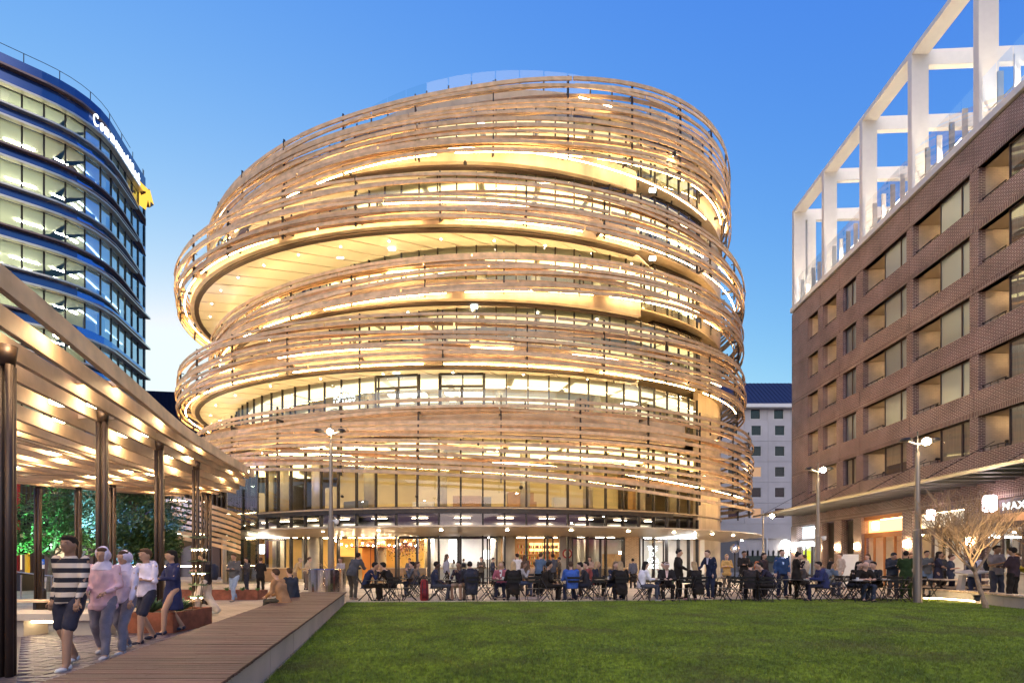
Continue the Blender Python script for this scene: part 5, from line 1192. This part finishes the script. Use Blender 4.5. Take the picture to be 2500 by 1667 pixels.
    for i, s in enumerate((-1,1)):
        limb(m, [sh[i], el[i], wr[i]], [.052,.042,.03]); hv = (wr[i]-el[i]).normalized(); m.ball(tuple(wr[i]+hv*.06), .038,.034,.038, 8, 6)
        hip = pel+V((s*.09,0,-.03)); limb(m, [hip, kn[i], an[i]], [.085,.06,.042]); limb(m, [an[i]+V((0,0,-.03)), an[i]+V((0,.12,-.055))], [.042,.032])
    body = fuse(m, .019)
    bm_ = MB(); 
    for i, s in enumerate((-1,1)):                        # separate fingers rooted in the palm, thumb from its side
        hv = (wr[i]-el[i]).normalized(); side = hv.cross(V((0,0,1))); side = side.normalized() if side.length > .1 else V((1,0,0)); curl = hv.cross(side).normalized()
        if curl.z > 0: curl = -curl
        pm = wr[i]+hv*.075
        for q in range(4):
            b = pm+side*(.026-.0175*q); L = (.062,.072,.068,.052)[q]; bm_.tube([b, b+hv*L*.5+curl*.006, b+hv*L*.85+curl*.03], [.009,.008,.006], 5)
        b = wr[i]+hv*.035-side*.028*(-s); bm_.tube([b, b+hv*.035+side*s*.028, b+hv*.065+side*s*.03+curl*.012], [.011,.009,.007], 5)
    n0 = len(bm_.f); bm_.mi = 1
    for s in (-1,1): bm_.ball(tuple(hd+V((s*.031,.086,.008))), .015,.01,.010, 6, 5); bm_.obox(tuple(hd+V((s*.033,.098,.036))), .036,.012,.010)
    bm_.mi = 2; bm_.obox(tuple(hd+V((0,.09,-.057))), .042,.012,.013)
    bme = bm_.mesh('x', []); B = bmesh.new(); B.from_mesh(body); nb = len(B.faces); B.from_mesh(bme); B.faces.ensure_lookup_table()
    for j in range(nb, len(B.faces)): B.faces[j].material_index = bm_.m[j-nb]; B.faces[j].smooth = True
    B.to_mesh(body); B.free(); bpy.data.meshes.remove(bme); body.materials.clear(); body.materials.append(sk); body.materials.append(eye); body.materials.append(mat('lip', (.30,.09,.07), .5))
    sc = (k, k, k) if not sit else (1,1,1)
    def part(name, me, mt):
        if name in ('jacket','trousers','shorts','shirt','head_scarf'):
            nv = len(me.vertices); co = np.empty(nv*3, dtype=np.float32); no = np.empty(nv*3, dtype=np.float32); me.vertices.foreach_get('co', co); me.vertices.foreach_get('normal', no)
            co = co.reshape(-1,3); no = no.reshape(-1,3); q = px*.1; d = .0055*np.sin(co[:,2]*26+np.sin(co[:,0]*17+q)*2.2+q)+.005*np.sin(co[:,2]*11+co[:,1]*30+np.cos(co[:,0]*23+q)*2)
            co += no*d[:,None]; me.vertices.foreach_set('co', co.ravel()); me.update()
        me.name = name; me.materials.clear(); me.materials.append(mt); o = link(name, me, t); o.scale = sc; return o
    o = link('body', body, t); o.scale = sc
    # upper garment
    m = MB(); pf = puffy; hem = pel+V((0,0,-.10)) if not coat else pel+V((0,0,-.12))
    ta = [hem, pel, pel.lerp(che,.5), che, nek.lerp(che,.3)+V((0,0,.0)), nek+V((0,0,-.015)), nek+V((0,.0,.025))]; tr_ = [(.175+pf,.135+pf),(.165+pf,.13+pf),(.155+pf,.12+pf),(.178+pf,.125+pf),(.155+pf,.105+pf*.6),(.075,.07),(.066,.066)]
    trunk(m, ta, tr_)
    if coat and not sit: trunk(m, [pel+V((0,0,.05)), pel+V((0,0,-.2)), pel+V((0,0,-coat))], [(.165,.135),(.185,.16),(.20,.18)])
    if coat and sit: trunk(m, [pel+V((0,.03,.05)), pel+V((0,-.07,-.14)), pel+V((0,-.09,-.3))], [(.18,.15),(.19,.16),(.18,.10)])
    for i in (0,1):
        if sleeves == 1: limb(m, [sh[i], el[i], el[i].lerp(wr[i], .93)], [.062+pf*.7,.052+pf*.6,.041+pf*.4])
        else: limb(m, [sh[i], sh[i].lerp(el[i], .75)], [.072,.066])
    g_ = part('jacket' if (coat or sleeves == 1) else 'shirt', fuse(m, .024), cloth(top, stripe))
    if inner: x = MB(); a = che+V((0,.11+pf,.02)); x.add([tuple(nek+V((-.05,.075,.0))), tuple(nek+V((.05,.075,.0))), tuple(che+V((.02,.137+pf,-.08))), tuple(che+V((-.02,.137+pf,-.08)))], [(0,1,2,3)]); q = x.mesh('shirt_front', []); part('shirt_front', q, cloth(inner))
    # legs
    if legs != 'bare':
        m = MB(); trunk(m, [pel+V((0,0,.06)), pel+V((0,0,-.10))], [(.15,.12),(.16,.125)])
        wide = .03 if legs == 'wide' else 0
        for i, s in enumerate((-1,1)):
            hip = pel+V((s*.09,0,-.03)); e = an[i]+V((0,0,.015)) if legs != 'shorts' else hip.lerp(kn[i], .85)
            if legs == 'shorts': limb(m, [hip, e], [.10,.085])
            else: limb(m, [hip, kn[i], e], [.098,.074+wide,.055+wide*1.3])
        part('shorts' if legs == 'shorts' else 'trousers', fuse(m, .024), cloth(bot))
    for i in (0,1):
        m = MB(); a = an[i]; m.ball(tuple(a+V((0,-.01,-.03))), .046,.055,.05, 10, 6); m.ball(tuple(a+V((0,.09,-.05))), .045,.09,.036, 10, 6); part('shoe', m.mesh('shoe', [], True), cloth(shoe))
    m = MB(); r_ = rp_
    if hs != 'bald':
        m.ball(tuple(hd+V((0,-.022,.028))), .085,.1,.105, 14, 10)
        m.ball(tuple(hd+V((0,.02,.085))), .07,.075,.04, 10, 6)
        if hs in ('long', 'pony'):
            trunk(m, [hd+V((0,-.045,.04)), hd+V((0,-.075,-.1)), hd+V((0,-.095,-.24)), hd+V((0,-.08,-.34))], [(.085,.06),(.09,.055),(.085,.045),(.04,.02)])
        if hs == 'bun': m.ball(tuple(hd+V((0,-.05,.13))), .045)
        part('hair', fuse(m, .016), cloth(hair))
    if extra:
        for ex in extra.split():
            m = MB()
            if ex == 'cap': m.ball(tuple(hd+V((0,-.012,.045))), .092,.107,.085, 14, 10); m.add([tuple(hd+V((x,y,z))) for x, y, z in ((-.07,.07,.07),(.07,.07,.07),(.05,.19,.05),(-.05,.19,.05))], [(0,1,2,3)]); part('cap', m.mesh('cap', [], True), cloth((.75,.62,.58)))
            if ex == 'beanie': m.ball(tuple(hd+V((0,-.012,.055))), .092,.107,.09, 14, 10); part('beanie', m.mesh('beanie', [], True), cloth((.03,.03,.035)))
            if ex == 'scarf' : trunk(m, [nek+V((0,.0,-.03)), nek+V((0,.01,.06))], [(.1,.1),(.085,.09)]); part('scarf', m.mesh('scarf', [], True), cloth((.62,.56,.62)))
            if ex == 'hijab': m.ball(tuple(hd+V((0,-.03,.012))), .1,.112,.128, 14, 10); trunk(m, [nek+V((0,-.01,-.08)), nek+V((0,-.01,.06))], [(.17,.13),(.09,.09)]); part('head_scarf', fuse(m, .018), cloth((.66,.58,.70)))
            if ex == 'hood': trunk(m, [nek+V((0,-.06,-.08)), nek+V((0,-.09,.0)), nek+V((0,-.07,.06))], [(.12,.05),(.13,.08),(.10,.05)]); part('hood', fuse(m, .02), cloth(top))
            if ex == 'pack': trunk(m, [che+V((0,-.2,-.3)), che+V((0,-.22,-.2)), che+V((0,-.22,.05)), che+V((0,-.19,.12))], [(.12,.06),(.15,.085),(.14,.08),(.09,.04)]); part('backpack_worn', m.mesh('bp', [], True), cloth((.03,.035,.06)))
            if ex == 'glasses':
                for s in (-1,1): m.tube([tuple(hd+V((s*.031+.022*math.cos(a*PI/4), .102, .012+.018*math.sin(a*PI/4)))) for a in range(9)], .003, 4, cap=False)
                m.bar(tuple(hd+V((-.075,.0,.014))), tuple(hd+V((-.055,.1,.014))), .004); m.bar(tuple(hd+V((.075,.0,.014))), tuple(hd+V((.055,.1,.014))), .004); part('glasses', m.mesh('g', []), BLACK)
            if ex == 'apron': m.add([tuple(V((x,.17,z))) for x, z in ((-.12,1.25),(.12,1.25),(.14,.6),(-.14,.6))], [(0,1,2,3)]); part('apron', m.mesh('a', []), cloth((.5,.45,.4)))
    if arms == 'phone': c = (wr[0]+wr[1])/2+V((0,.09,.03)); q = MB().obox((0,0,0), .07,.012,.13); q.xf(Matrix.Translation(c) @ Matrix.Rotation(-.7, 4, 'X')); part('phone', q.mesh('phone', []), BLACK)
    return t
def seated(px, D, rz, label, clabel, **kw):
    t = person(label, px, D, rz, 'sit', **kw); p = atD(px, D); a = math.radians(rz); place(CH0, 'c', p.x+.02*math.sin(a), p.y-.02*math.cos(a), rz, clabel); return t
def FY(y): return EYE*FPX/(y-HOR)
BLK = (.018,.016,.018); NAV = (.02,.028,.07); DGR = (.045,.045,.05); WHT = (.72,.68,.66); BLN = (.45,.30,.15); BRN = (.09,.05,.03)
# --- left side
person('person in black jacket and wide cream trousers looking at a phone beside a column', 503, FY(1502), 100, 'walk', 1.72, 'l', (.045,.035,.035), (.66,.55,.44), legs='wide', shoe=(.6,.58,.55), arms='phone', inner=(.6,.5,.4), look=1, extra='pack')
person('man in a dark grey jacket and light blue jeans by the low steel planter', 572, FY(1467), 175, 'walk', 1.76, 'm', (.10,.10,.11), (.28,.36,.52), BRN, shoe=(.3,.28,.26), arms='fold', puffy=.012)
person('person in a dark top with raised hands standing outside the left shop doors', 603, 24.5, 150, 'stand', 1.68, 'm', (.06,.05,.05), (.03,.03,.04), arms='phone')
person('woman in black leggings and ankle boots with a brown shoulder bag, back turned', 636, FY(1449), 20, 'stand', 1.66, 'l', BLK, BLK, BRN, 'short', coat=.22, shoe=BLK, arms='phone')
person('person in a tan coat seated on the edge of the timber deck facing left', 690, 12.7, 80, 'sitdeck', 1.72, 'l', (.42,.22,.10), (.06,.055,.045), BRN, lean=.16, arms='lap', coat=.2, z0=-.07, puffy=.015)
person('person in a black jacket seated on the deck behind the one in the tan coat', 716, 14.6, 60, 'sitdeck', 1.70, 'l', (.03,.035,.05), (.04,.04,.05), BRN, lean=.14, arms='lap', z0=-.07, puffy=.02)
person('person in a golden tan jumper leaning over a bar ledge left of the steel drum', 722, 24, -60, 'stand', 1.70, 'l', (.50,.33,.15), (.30,.2,.12), BLN, lean=.2, arms='table')
person('second person in pale tan leaning beside the one in the golden jumper', 748, 25.5, -80, 'stand', 1.74, 'l', (.55,.40,.24), (.2,.14,.1), BRN, lean=.15, arms='reach')
person('person in a grey sweatshirt standing right of the lamp post', 832, 21.5, 160, 'stand', 1.66, 'm', (.36,.31,.30), (.2,.19,.2), BRN, arms='fold')
person('man in a dark quilted jacket and olive trousers leaning forward, back turned, beside the drum', 862, FY(1463), -20, 'stand', 1.72, 'm', (.07,.07,.075), (.075,.065,.055), BLK, lean=.28, arms='table', puffy=.02, shoe=(.3,.24,.2))
# --- motion-smeared group walking at left, at rest here
person('man in a black and cream striped jumper and dark shorts, nearest of the walkers', 172, FY(1630), 188, 'walk', 1.80, 't', (.02,.02,.03), (.03,.03,.05), BLK, legs='shorts', stripe=(.62,.52,.44), shoe=(.75,.75,.75), arms='swing', extra='', group='group walking under the pavilion')
person('woman in a white head scarf and pink-white top with grey trousers, leading the walking group', 252, FY(1604), 200, 'walk', 1.66, 'm', (.72,.46,.50), (.22,.2,.24), BRN, 'short', coat=.12, shoe=(.75,.7,.68), arms='lap', extra='hijab', group='group walking under the pavilion')
person('woman in a pale lilac head scarf and white jumper beside the pink-topped woman', 305, FY(1592), 185, 'walk', 1.62, 'm', (.66,.60,.72), (.20,.19,.24), BRN, 'short', shoe=(.7,.66,.66), arms='swing', extra='hijab', group='group walking under the pavilion')
person('person in a white hooded top and black shorts, fourth of the walking group', 358, FY(1568), 170, 'walk', 1.68, 'm', (.70,.64,.76), (.04,.04,.06), BRN, legs='shorts', shoe=(.04,.04,.06), arms='fold', extra='hood', group='group walking under the pavilion')
person('woman in a navy dress carrying a pale bag at the back of the walking group', 422, FY(1545), 150, 'walk', 1.68, 'm', (.03,.035,.10), (.03,.035,.09), BLK, 'long', coat=.45, legs='bare', shoe=(.05,.05,.08), arms='table', group='group walking under the pavilion')
# --- interior and standing behind
person('man in an olive jacket holding a camera in front of the shop doors', 1175, 27.5, 180, 'stand', 1.76, 'l', (.10,.08,.055), BLK, BRN, arms='phone', shoe=(.6,.6,.6), look=1)
person('man in a white shirt with dark braces walking past the concrete column', 1263, 24, 30, 'walk', 1.72, 'l', (.70,.62,.55), (.12,.08,.06), BLK, arms='down')
person('woman in a long dark brown coat by the bar shelves', 1281, 24.5, -20, 'stand', 1.66, 'm', (.10,.065,.045), (.3,.18,.1), BRN, 'long', coat=.4, arms='down')
person('man in a blue-grey shirt stooping to the left of the open glass door', 1317, 21.5, -30, 'stand', 1.74, 'l', (.08,.12,.18), BLK, BRN, lean=.12, arms='table')
person('shop worker in a black shirt and cap seen in profile beside the round red emblem', 1366, 31, 90, 'stand', 1.76, 't', (.07,.055,.045), BLK, BLK, arms='table', sleeves=1, extra='beanie')
person('person in grey with a pale backpack inside the bright white shop', 1132, 34.2, 10, 'stand', 1.7, 'l', (.3,.3,.28), BLK, BRN, extra='pack')
person('person in white inside the bright white shop, left of the camera man', 1108, 35, 30, 'stand', 1.68, 'l', WHT, BLK, BRN, 'long')
person('dark-clothed person reflected just inside the open door left of the column', 1203, 29, -100, 'stand', 1.72, 'm', (.03,.04,.06), BLK, BLK, arms='fold')
person('person in an ochre coat standing by the clear globe lamp', 1774, 24, 170, 'stand', 1.68, 'l', (.55,.32,.10), (.2,.15,.1), BLN, 'short', arms='fold', coat=.1)
person('man in black standing in the gap between globe lamp and slim lane lamp', 1816, 22.5, 180, 'stand', 1.80, 't', BLK, BLK, BLK, arms='fold')
person('dark-haired person in black standing left of the blue-suited man', 1864, 20.5, 200, 'stand', 1.68, 'm', (.05,.03,.03), BLK, BLK, 'long', coat=.2)
person('bearded man in a blue suit and light blue shirt standing alone behind the tables', 1909, FY(1459), 170, 'stand', 1.80, 'l', (.03,.06,.14), (.02,.025,.05), BRN, inner=(.45,.55,.75), arms='down', shoe=(.12,.06,.03))
person('person in a pale shirt at the dark shop doors', 1965, 25, 20, 'stand', 1.68, 'l', (.5,.42,.33), (.4,.3,.2), BRN, arms='down')
person('person in brown beside the first brick pier right of the lamp post', 2030, 26, 10, 'stand', 1.66, 'm', (.3,.2,.12), (.35,.25,.15), BRN, 'long')
person('person in grey-beige passing the pale notice board', 2052, 25, 90, 'walk', 1.76, 'l', (.4,.33,.28), (.35,.3,.26), BRN)
person('woman in a black dress standing and eating with both hands at a high table', 1944, FY(1463), -110, 'stand', 1.70, 'l', BLK, BLK, BLK, 'bun', coat=.3, arms='eat', look=1)
person('man in a black beanie and hooded jacket standing looking at a phone', 2179, FY(1458), 175, 'stand', 1.70, 'm', (.04,.045,.055), (.10,.09,.08), BLK, arms='phone', extra='beanie hood', puffy=.02, look=1)
person('person in a dark green coat beside the man in the beanie', 2212, 19.3, -40, 'stand', 1.74, 'm', (.025,.05,.015), (.03,.05,.02), BLK, coat=.3, arms='fold')
person('person in a grey zip top and blue jeans just right of the tallest lamp', 2262, 21, 165, 'stand', 1.78, 'm', (.10,.10,.095), (.12,.17,.24), BLK, arms='phone', extra='glasses')
person('woman in a short-sleeved navy dress with long dark hair near the lit curtains', 2291, 20.8, -130, 'stand', 1.74, 't', (.03,.03,.05), (.03,.03,.05), BLK, 'long', coat=.4, sleeves=0, legs='bare', arms='reach')
person('boy in a navy polo shirt holding his cheek by the picnic tables', 2321, 20.4, -140, 'stand', 1.62, 'l', (.04,.045,.07), (.03,.04,.06), BRN, sleeves=0, arms='fold')
person('person in a pale top with a dark backpack behind the bare tree trunk', 2378, 18.6, -60, 'stand', 1.66, 'l', (.55,.52,.55), (.06,.07,.12), BRN, extra='pack', arms='table')
person('man in a grey T-shirt with backpack straps holding food behind the counter', 2432, 16.6, 180, 'stand', 1.80, 't', (.26,.22,.21), (.06,.06,.08), BLK, sleeves=0, arms='phone', extra='pack', z0=.05)
person('person in black with white shoes at the counter by the right edge', 2474, 15.8, 20, 'stand', 1.72, 'm', (.05,.03,.035), BLK, BLK, shoe=(.7,.68,.72), arms='table', z0=.05)
# --- seated along the tables, left to right
A = 17.9
seated(893, A, -75, 'man in a navy suit with white collar eating at the leftmost table', 'folding chair under the man in the navy suit at the leftmost table', H=1.72, skin='m', top=NAV, bot=BLK, hair=BLK, arms='eat', lean=.2, look=1, inner=WHT)
seated(955, A, 78, 'man in a black jumper eating opposite the navy-suited man', 'folding chair under the man in black at the leftmost table', skin='l', top=BLK, bot=BLK, hair=BLK, arms='eat', lean=.2, look=1)
table(924, A, 'leftmost small black table, between the two men eating'); chair(965, 17.5, 0, 'empty folding chair seen from behind in front of the leftmost table'); chair(1000, 18.2, 110, 'empty folding chair left of the red backpack')
seated(1062, A, -78, 'man in a navy roll-neck sitting sideways with a red backpack behind him', 'folding chair with the red backpack leaning on it', skin='d', top=(.03,.035,.065), bot=(.05,.05,.06), hair=BLK, lean=.02, arms='lap')
b_ = atD(1036, 17.7); t = thing('backpack', 'tall dark red backpack standing behind the chair of the man in the roll-neck', 'backpack', b_, .25)
m = MB(); trunk(m, [(0,0,.02),(0,0,.12),(0,.02,.6),(0,.03,.78),(0,.03,.83)], [(.12,.1),(.16,.13),(.15,.12),(.12,.09),(.05,.05)]); m.build('pack_body', cloth((.26,.03,.03)), t, smooth=True)
m = MB(); trunk(m, [(0,-.12,.15),(0,-.13,.3),(0,-.11,.5)], [(.10,.04),(.11,.06),(.09,.03)]); m.build('front_pocket', cloth((.16,.02,.025)), t, smooth=True)
for x in (-.08,.08): MB().tube([(x,-.13,.1),(x,-.16,.35),(x,-.1,.75)], .012, 5).build('strap', BLACK, t)
table(1094, 18.5, 'small black table between the roll-neck man and the man with glasses')
seated(1125, 18.5, 165, 'man in a dark jumper and tan shorts with glasses holding hands to his face', 'folding chair under the man with glasses and shorts', skin='t', top=(.05,.04,.055), bot=(.35,.25,.17), hair=BLK, legs='shorts', arms='eat', extra='glasses', lean=.15)
seated(1150, 17.7, 15, 'person in a black padded jacket with hood, back turned, next to the man with glasses', 'folding chair under the person in the black padded jacket', skin='l', top=(.03,.026,.035), bot=(.2,.13,.09), hair=BLK, puffy=.045, lean=.2, arms='table', extra='hood', coat=.1)
chair(1188, 18.4, -70, 'empty folding chair between the padded jacket and the blonde woman'); 
seated(1224, 19.0, 175, 'fair-haired woman in a red patterned top facing the camera', 'folding chair under the fair-haired woman in the red top', skin='l', top=(.35,.10,.12), bot=(.03,.04,.07), hair=BLN, hs='long', inner=WHT)
table(1222, 18.3, 'small black table between the two blonde women')
seated(1254, 17.7, 5, 'blonde woman in a long black coat seen from behind, left of the open door', 'folding chair under the blonde woman left of the open door', skin='l', top=BLK, bot=BLK, hair=(.50,.33,.17), hs='long', coat=.2, puffy=.015)
seated(1300, 22, -30, 'person in a tan jacket bending at a far table before the bar shelves', 'folding chair under the person in the tan jacket before the shelves', skin='l', top=(.38,.25,.15), bot=BLK, hair=BRN, lean=.25)
seated(1334, A, -75, 'man in a black suit and white shirt turned to the right, hand on knee', 'folding chair under the man in the black suit turned right', skin='m', top=BLK, bot=BLK, hair=BLK, lean=.05, arms='lap', inner=WHT)
seated(1396, 17.7, 5, 'man in a bright blue padded jacket seen from behind', 'folding chair under the man in the blue padded jacket', skin='m', top=(.05,.11,.36), bot=(.04,.05,.10), hair=BRN, puffy=.03, lean=.12)
seated(1432, 18.2, 80, 'man in a charcoal suit and white shirt facing left beside the blue padded jacket', 'folding chair under the man in the charcoal suit', skin='l', top=(.035,.03,.035), bot=(.02,.02,.03), hair=BLK, lean=.12, inner=WHT, look=1)
table(1366, 18.4, 'small black table to the left of the blue padded jacket'); table(1418, 18.9, 'small black table behind the man in the charcoal suit'); chair(1300, 17.6, 10, 'empty folding chair seen from behind, left of the black suit'); chair(1463, 17.6, -15, 'empty folding chair between the charcoal suit and the woman in navy')
seated(1494, 18.7, 200, 'woman in a navy top with light brown hair leaning on her hand', 'folding chair under the woman in navy leaning on her hand', skin='l', top=(.03,.035,.06), bot=(.02,.025,.05), hair=(.2,.13,.08), hs='long', arms='eat', lean=.2)
seated(1516, 17.7, -5, 'blonde woman in a black coat seen from behind, right of the charcoal suit', 'folding chair under the blonde woman right of the charcoal suit', skin='l', top=BLK, bot=BLK, hair=(.42,.28,.15), hs='long', coat=.2, puffy=.015)
table(1478, 18.6, 'small black table shared by the woman in navy and the blonde woman in black')
seated(1566, A, -78, 'woman in a white jumper with long black hair facing right', 'folding chair under the woman in the white jumper', skin='l', top=(.74,.70,.72), bot=(.07,.07,.09), hair=BLK, hs='long', shoe=(.5,.48,.5), lean=.1)
table(1600, 18.1, 'small black table in front of the woman in the white jumper'); 
seated(1626, 18.3, 170, 'person in a pale pink cap and black jacket over a pink top, reading', 'folding chair under the person in the pink cap', skin='l', top=(.025,.02,.02), bot=BLK, hair=BRN, inner=(.75,.5,.45), extra='cap', look=1, puffy=.02, lean=.12)
person('woman in black with hair in a bun standing and turning right beside the pink cap', 1656, FY(1462), -120, 'stand', 1.78, 'm', BLK, BLK, BLK, 'bun', coat=.3, arms='reach', puffy=.02)
seated(1702, 17.8, 10, 'blonde woman in a black jacket seated between the two standing people', 'folding chair under the blonde woman between the standing people', skin='l', top=BLK, bot=BLK, hair=BLN, hs='long', coat=.15, shoe=(.6,.3,.3), lean=.15)
person('tall man in navy with a pale scarf standing and looking down left', 1735, FY(1463), 120, 'stand', 1.80, 'l', (.02,.025,.05), (.02,.025,.05), (.12,.07,.05), arms='reach', lean=.1, inner=(.6,.55,.62), look=1, coat=.2)
table(1672, 18.8, 'small black table beneath the standing woman with the bun'); chair(1668, 17.5, 0, 'empty folding chair in front of the woman with the bun'); chair(1765, 18.2, 95, 'empty folding chair just right of the tall man in navy')
seated(1830, 17.8, -30, 'man in a dark jumper hunched over a table, left of the orange-haired woman', 'broad folding chair under the hunched man in the dark jumper', skin='l', top=(.03,.022,.02), bot=BLK, hair=BLK, lean=.28, arms='table', look=1)
seated(1846, 19.4, 165, 'woman with orange-red hair drinking at the table of the hunched man', 'folding chair under the orange-haired woman', skin='l', top=(.04,.03,.04), bot=BLK, hair=(.45,.13,.05), hs='long', arms='eat')
table(1838, 18.6, 'small black table of the hunched man and the orange-haired woman')
seated(1886, 18.0, 70, 'person in a dark navy jacket bowing to eat, in front of the blue suit', 'folding chair under the person bowing to eat', skin='l', top=(.025,.02,.035), bot=BLK, hair=BLK, lean=.28, arms='eat', look=1)
chair(1790, 17.5, 5, 'empty folding chair seen from behind left of the hunched man'); chair(1870, 17.4, -20, 'empty folding chair below the person bowing to eat'); table(1930, 18.6, 'small black table left of the woman eating while standing')
seated(2010, 17.9, 75, 'large person in a navy hooded jacket with back to us, right of the standing eater', 'folding chair under the large person in the navy hooded jacket', skin='m', top=(.025,.035,.10), bot=(.02,.02,.04), hair=BLK, puffy=.04, extra='hood', lean=.1)
table(1974, 18.0, 'small black table between the standing eater and the navy hooded jacket'); chair(2040, 18.4, 70, 'empty folding chair right of the navy hooded jacket'); chair(2062, 18.8, -60, 'empty folding chair left of the embracing couple')
seated(2084, 18.4, -165, 'woman in black with dark hair leaning on the bearded man', 'folding chair under the woman leaning on the bearded man', skin='l', top=BLK, bot=(.03,.035,.05), hair=BLK, hs='long', lean=.15)
seated(2104, 18.1, 170, 'bearded bald man in a black T-shirt leaning on a table', 'folding chair under the bearded bald man', skin='l', top=(.02,.017,.018), bot=(.04,.05,.08), hs='bald', sleeves=0, lean=.2)
table(2094, 17.5, 'small black table in front of the couple'); 
seated(2140, 18.6, 110, 'man in a black leather jacket and white shirt with curly dark hair', 'folding chair under the man in the leather jacket', skin='l', top=(.03,.025,.028), bot=BLK, hair=BLK, inner=WHT)
table(2155, 18.2, 'small black table right of the leather jacket'); chair(2200, 17.6, 30, 'empty folding chair in front of the green coat'); table(2225, 18.6, 'small black table at the foot of the tallest lamp'); chair(2262, 18.0, -80, 'rightmost empty folding chair'); chair(2178, 17.7, -20, 'empty folding chair before the man in the beanie'); table(2262, 18.9, 'rightmost small black table')
# back row of mostly empty tables
lb = ['behind the leftmost table','behind the red backpack','left of the concrete column','in front of the bar shelves','behind the blue padded jacket','behind the woman in navy','behind the pink cap','behind the tall man in navy','behind the blue suit','in front of the dark doors']
for i, px in enumerate((985,1040,1205,1300,1410,1480,1600,1760,1930,2050)):
    D = 20.4+rp_.uniform(-.3,.6); table(px, D, 'small black table in the back row '+lb[i]); chair(px-34, D, -85, 'empty chair left of the back-row table '+lb[i]); chair(px+34, D+.1, 88, 'empty chair right of the back-row table '+lb[i])
XB = [((.10,.10,.11),BLK,'charcoal jacket'),((.20,.13,.09),BRN,'brown jacket'),((.05,.07,.14),BLK,'dark blue shirt'),((.40,.36,.34),BRN,'grey jumper'),((.25,.06,.05),BLK,'dark red top'),((.03,.03,.035),BLN,'black coat'),((.10,.12,.07),BRN,'olive jacket'),((.5,.42,.3),BLK,'cream jumper'),((.06,.05,.05),BRN,'black jumper'),((.12,.15,.2),BLK,'slate shirt')]
for i, px in enumerate((985,1040,1205,1300,1410,1480,1600,1760,1930,2050)):
    c, h, nm = XB[i]; s = -1 if i % 2 else 1
    person('person in a '+nm+' seated at the back-row table '+lb[i], px+s*34, 20.5, 88 if s > 0 else -85, 'sit', 1.7, 'lmlt'[i % 4], c, BLK if i % 3 else (.05,.06,.1), h, ('short','long')[i % 2], lean=.15, arms=('eat','table','lap')[i % 3], puffy=.015)
for i, (px, D, rz, c, lab) in enumerate(((1000,26,170,(.12,.1,.1),'person in dark grey standing near the hanging flowers'),(1090,24.5,-60,(.3,.28,.3),'person in light grey walking before the white shop'),(1350,25,20,(.06,.06,.07),'person in black waiting at the open glass door'),(1440,26,150,(.35,.22,.15),'person in rust brown standing before the pale doors'),(1545,27,0,(.1,.1,.12),'person facing the tan brick pier'),(2120,24,90,(.25,.2,.2),'person walking past the orange-lit shop'),(2300,24,-90,(.05,.05,.06),'person in black walking by the lit curtains'),(2222,25,180,(.4,.35,.3),'person in beige standing by the brick pier between the two lit shops'))):
    person(lab, px, D, rz, 'walk' if i % 2 else 'stand', 1.66+.03*(i % 4), 'mltm'[i % 4], c, BLK, BRN if i % 2 else BLK, ('short','long')[i % 2], arms=('fold','down','phone')[i % 3])
# food on the tables
for i, (px, D, lab) in enumerate(((924,A,'paper food tray on the leftmost table'),(1600,18.1,'paper food tray in front of the pink cap'),(1974,18.0,'white bowl in front of the standing eater'),(2094,17.5,'paper plate in front of the bearded man'),(2160,18.2,'small tray of food by the leather jacket'))):
    p = atD(px, D, .726*KS); m = MB(); m.add([(-.12,-.08,0),(.12,-.08,0),(.12,.08,0),(-.12,.08,0),(-.15,-.1,.045),(.15,-.1,.045),(.15,.1,.045),(-.15,.1,.045)], [(0,3,2,1),(0,1,5,4),(1,2,6,5),(2,3,7,6),(3,0,4,7)]); tag(m.build('food_tray', WHITE, loc=p), lab, 'tray')
for px, D, lab in ((912,A,'white paper cup beside the man in the navy suit'),(1094,18.5,'white paper cup on the table by the man with glasses'),(1222,18.3,'white paper cup between the two blonde women'),(1366,18.4,'white paper cup left of the blue padded jacket'),(1478,18.6,'white paper cup by the woman in navy'),(1838,18.6,'white paper cup of the hunched man'),(2082,17.5,'white paper cup in front of the couple'),(2225,18.6,'white paper cup at the foot of the tallest lamp')):
    p = atD(px, D, .725*KS); tag(MB().lathe([(.03,0),(.042,.1),(.044,.11),(.036,.115)], 12).build('paper_cup', WHITE, loc=p+Vector((.1,-.1,.002))), lab, 'cup')
bpy.data.objects.remove(TMP); bpy.data.scenes.remove(TSC)
for a_, nm in ((None, None),): pass
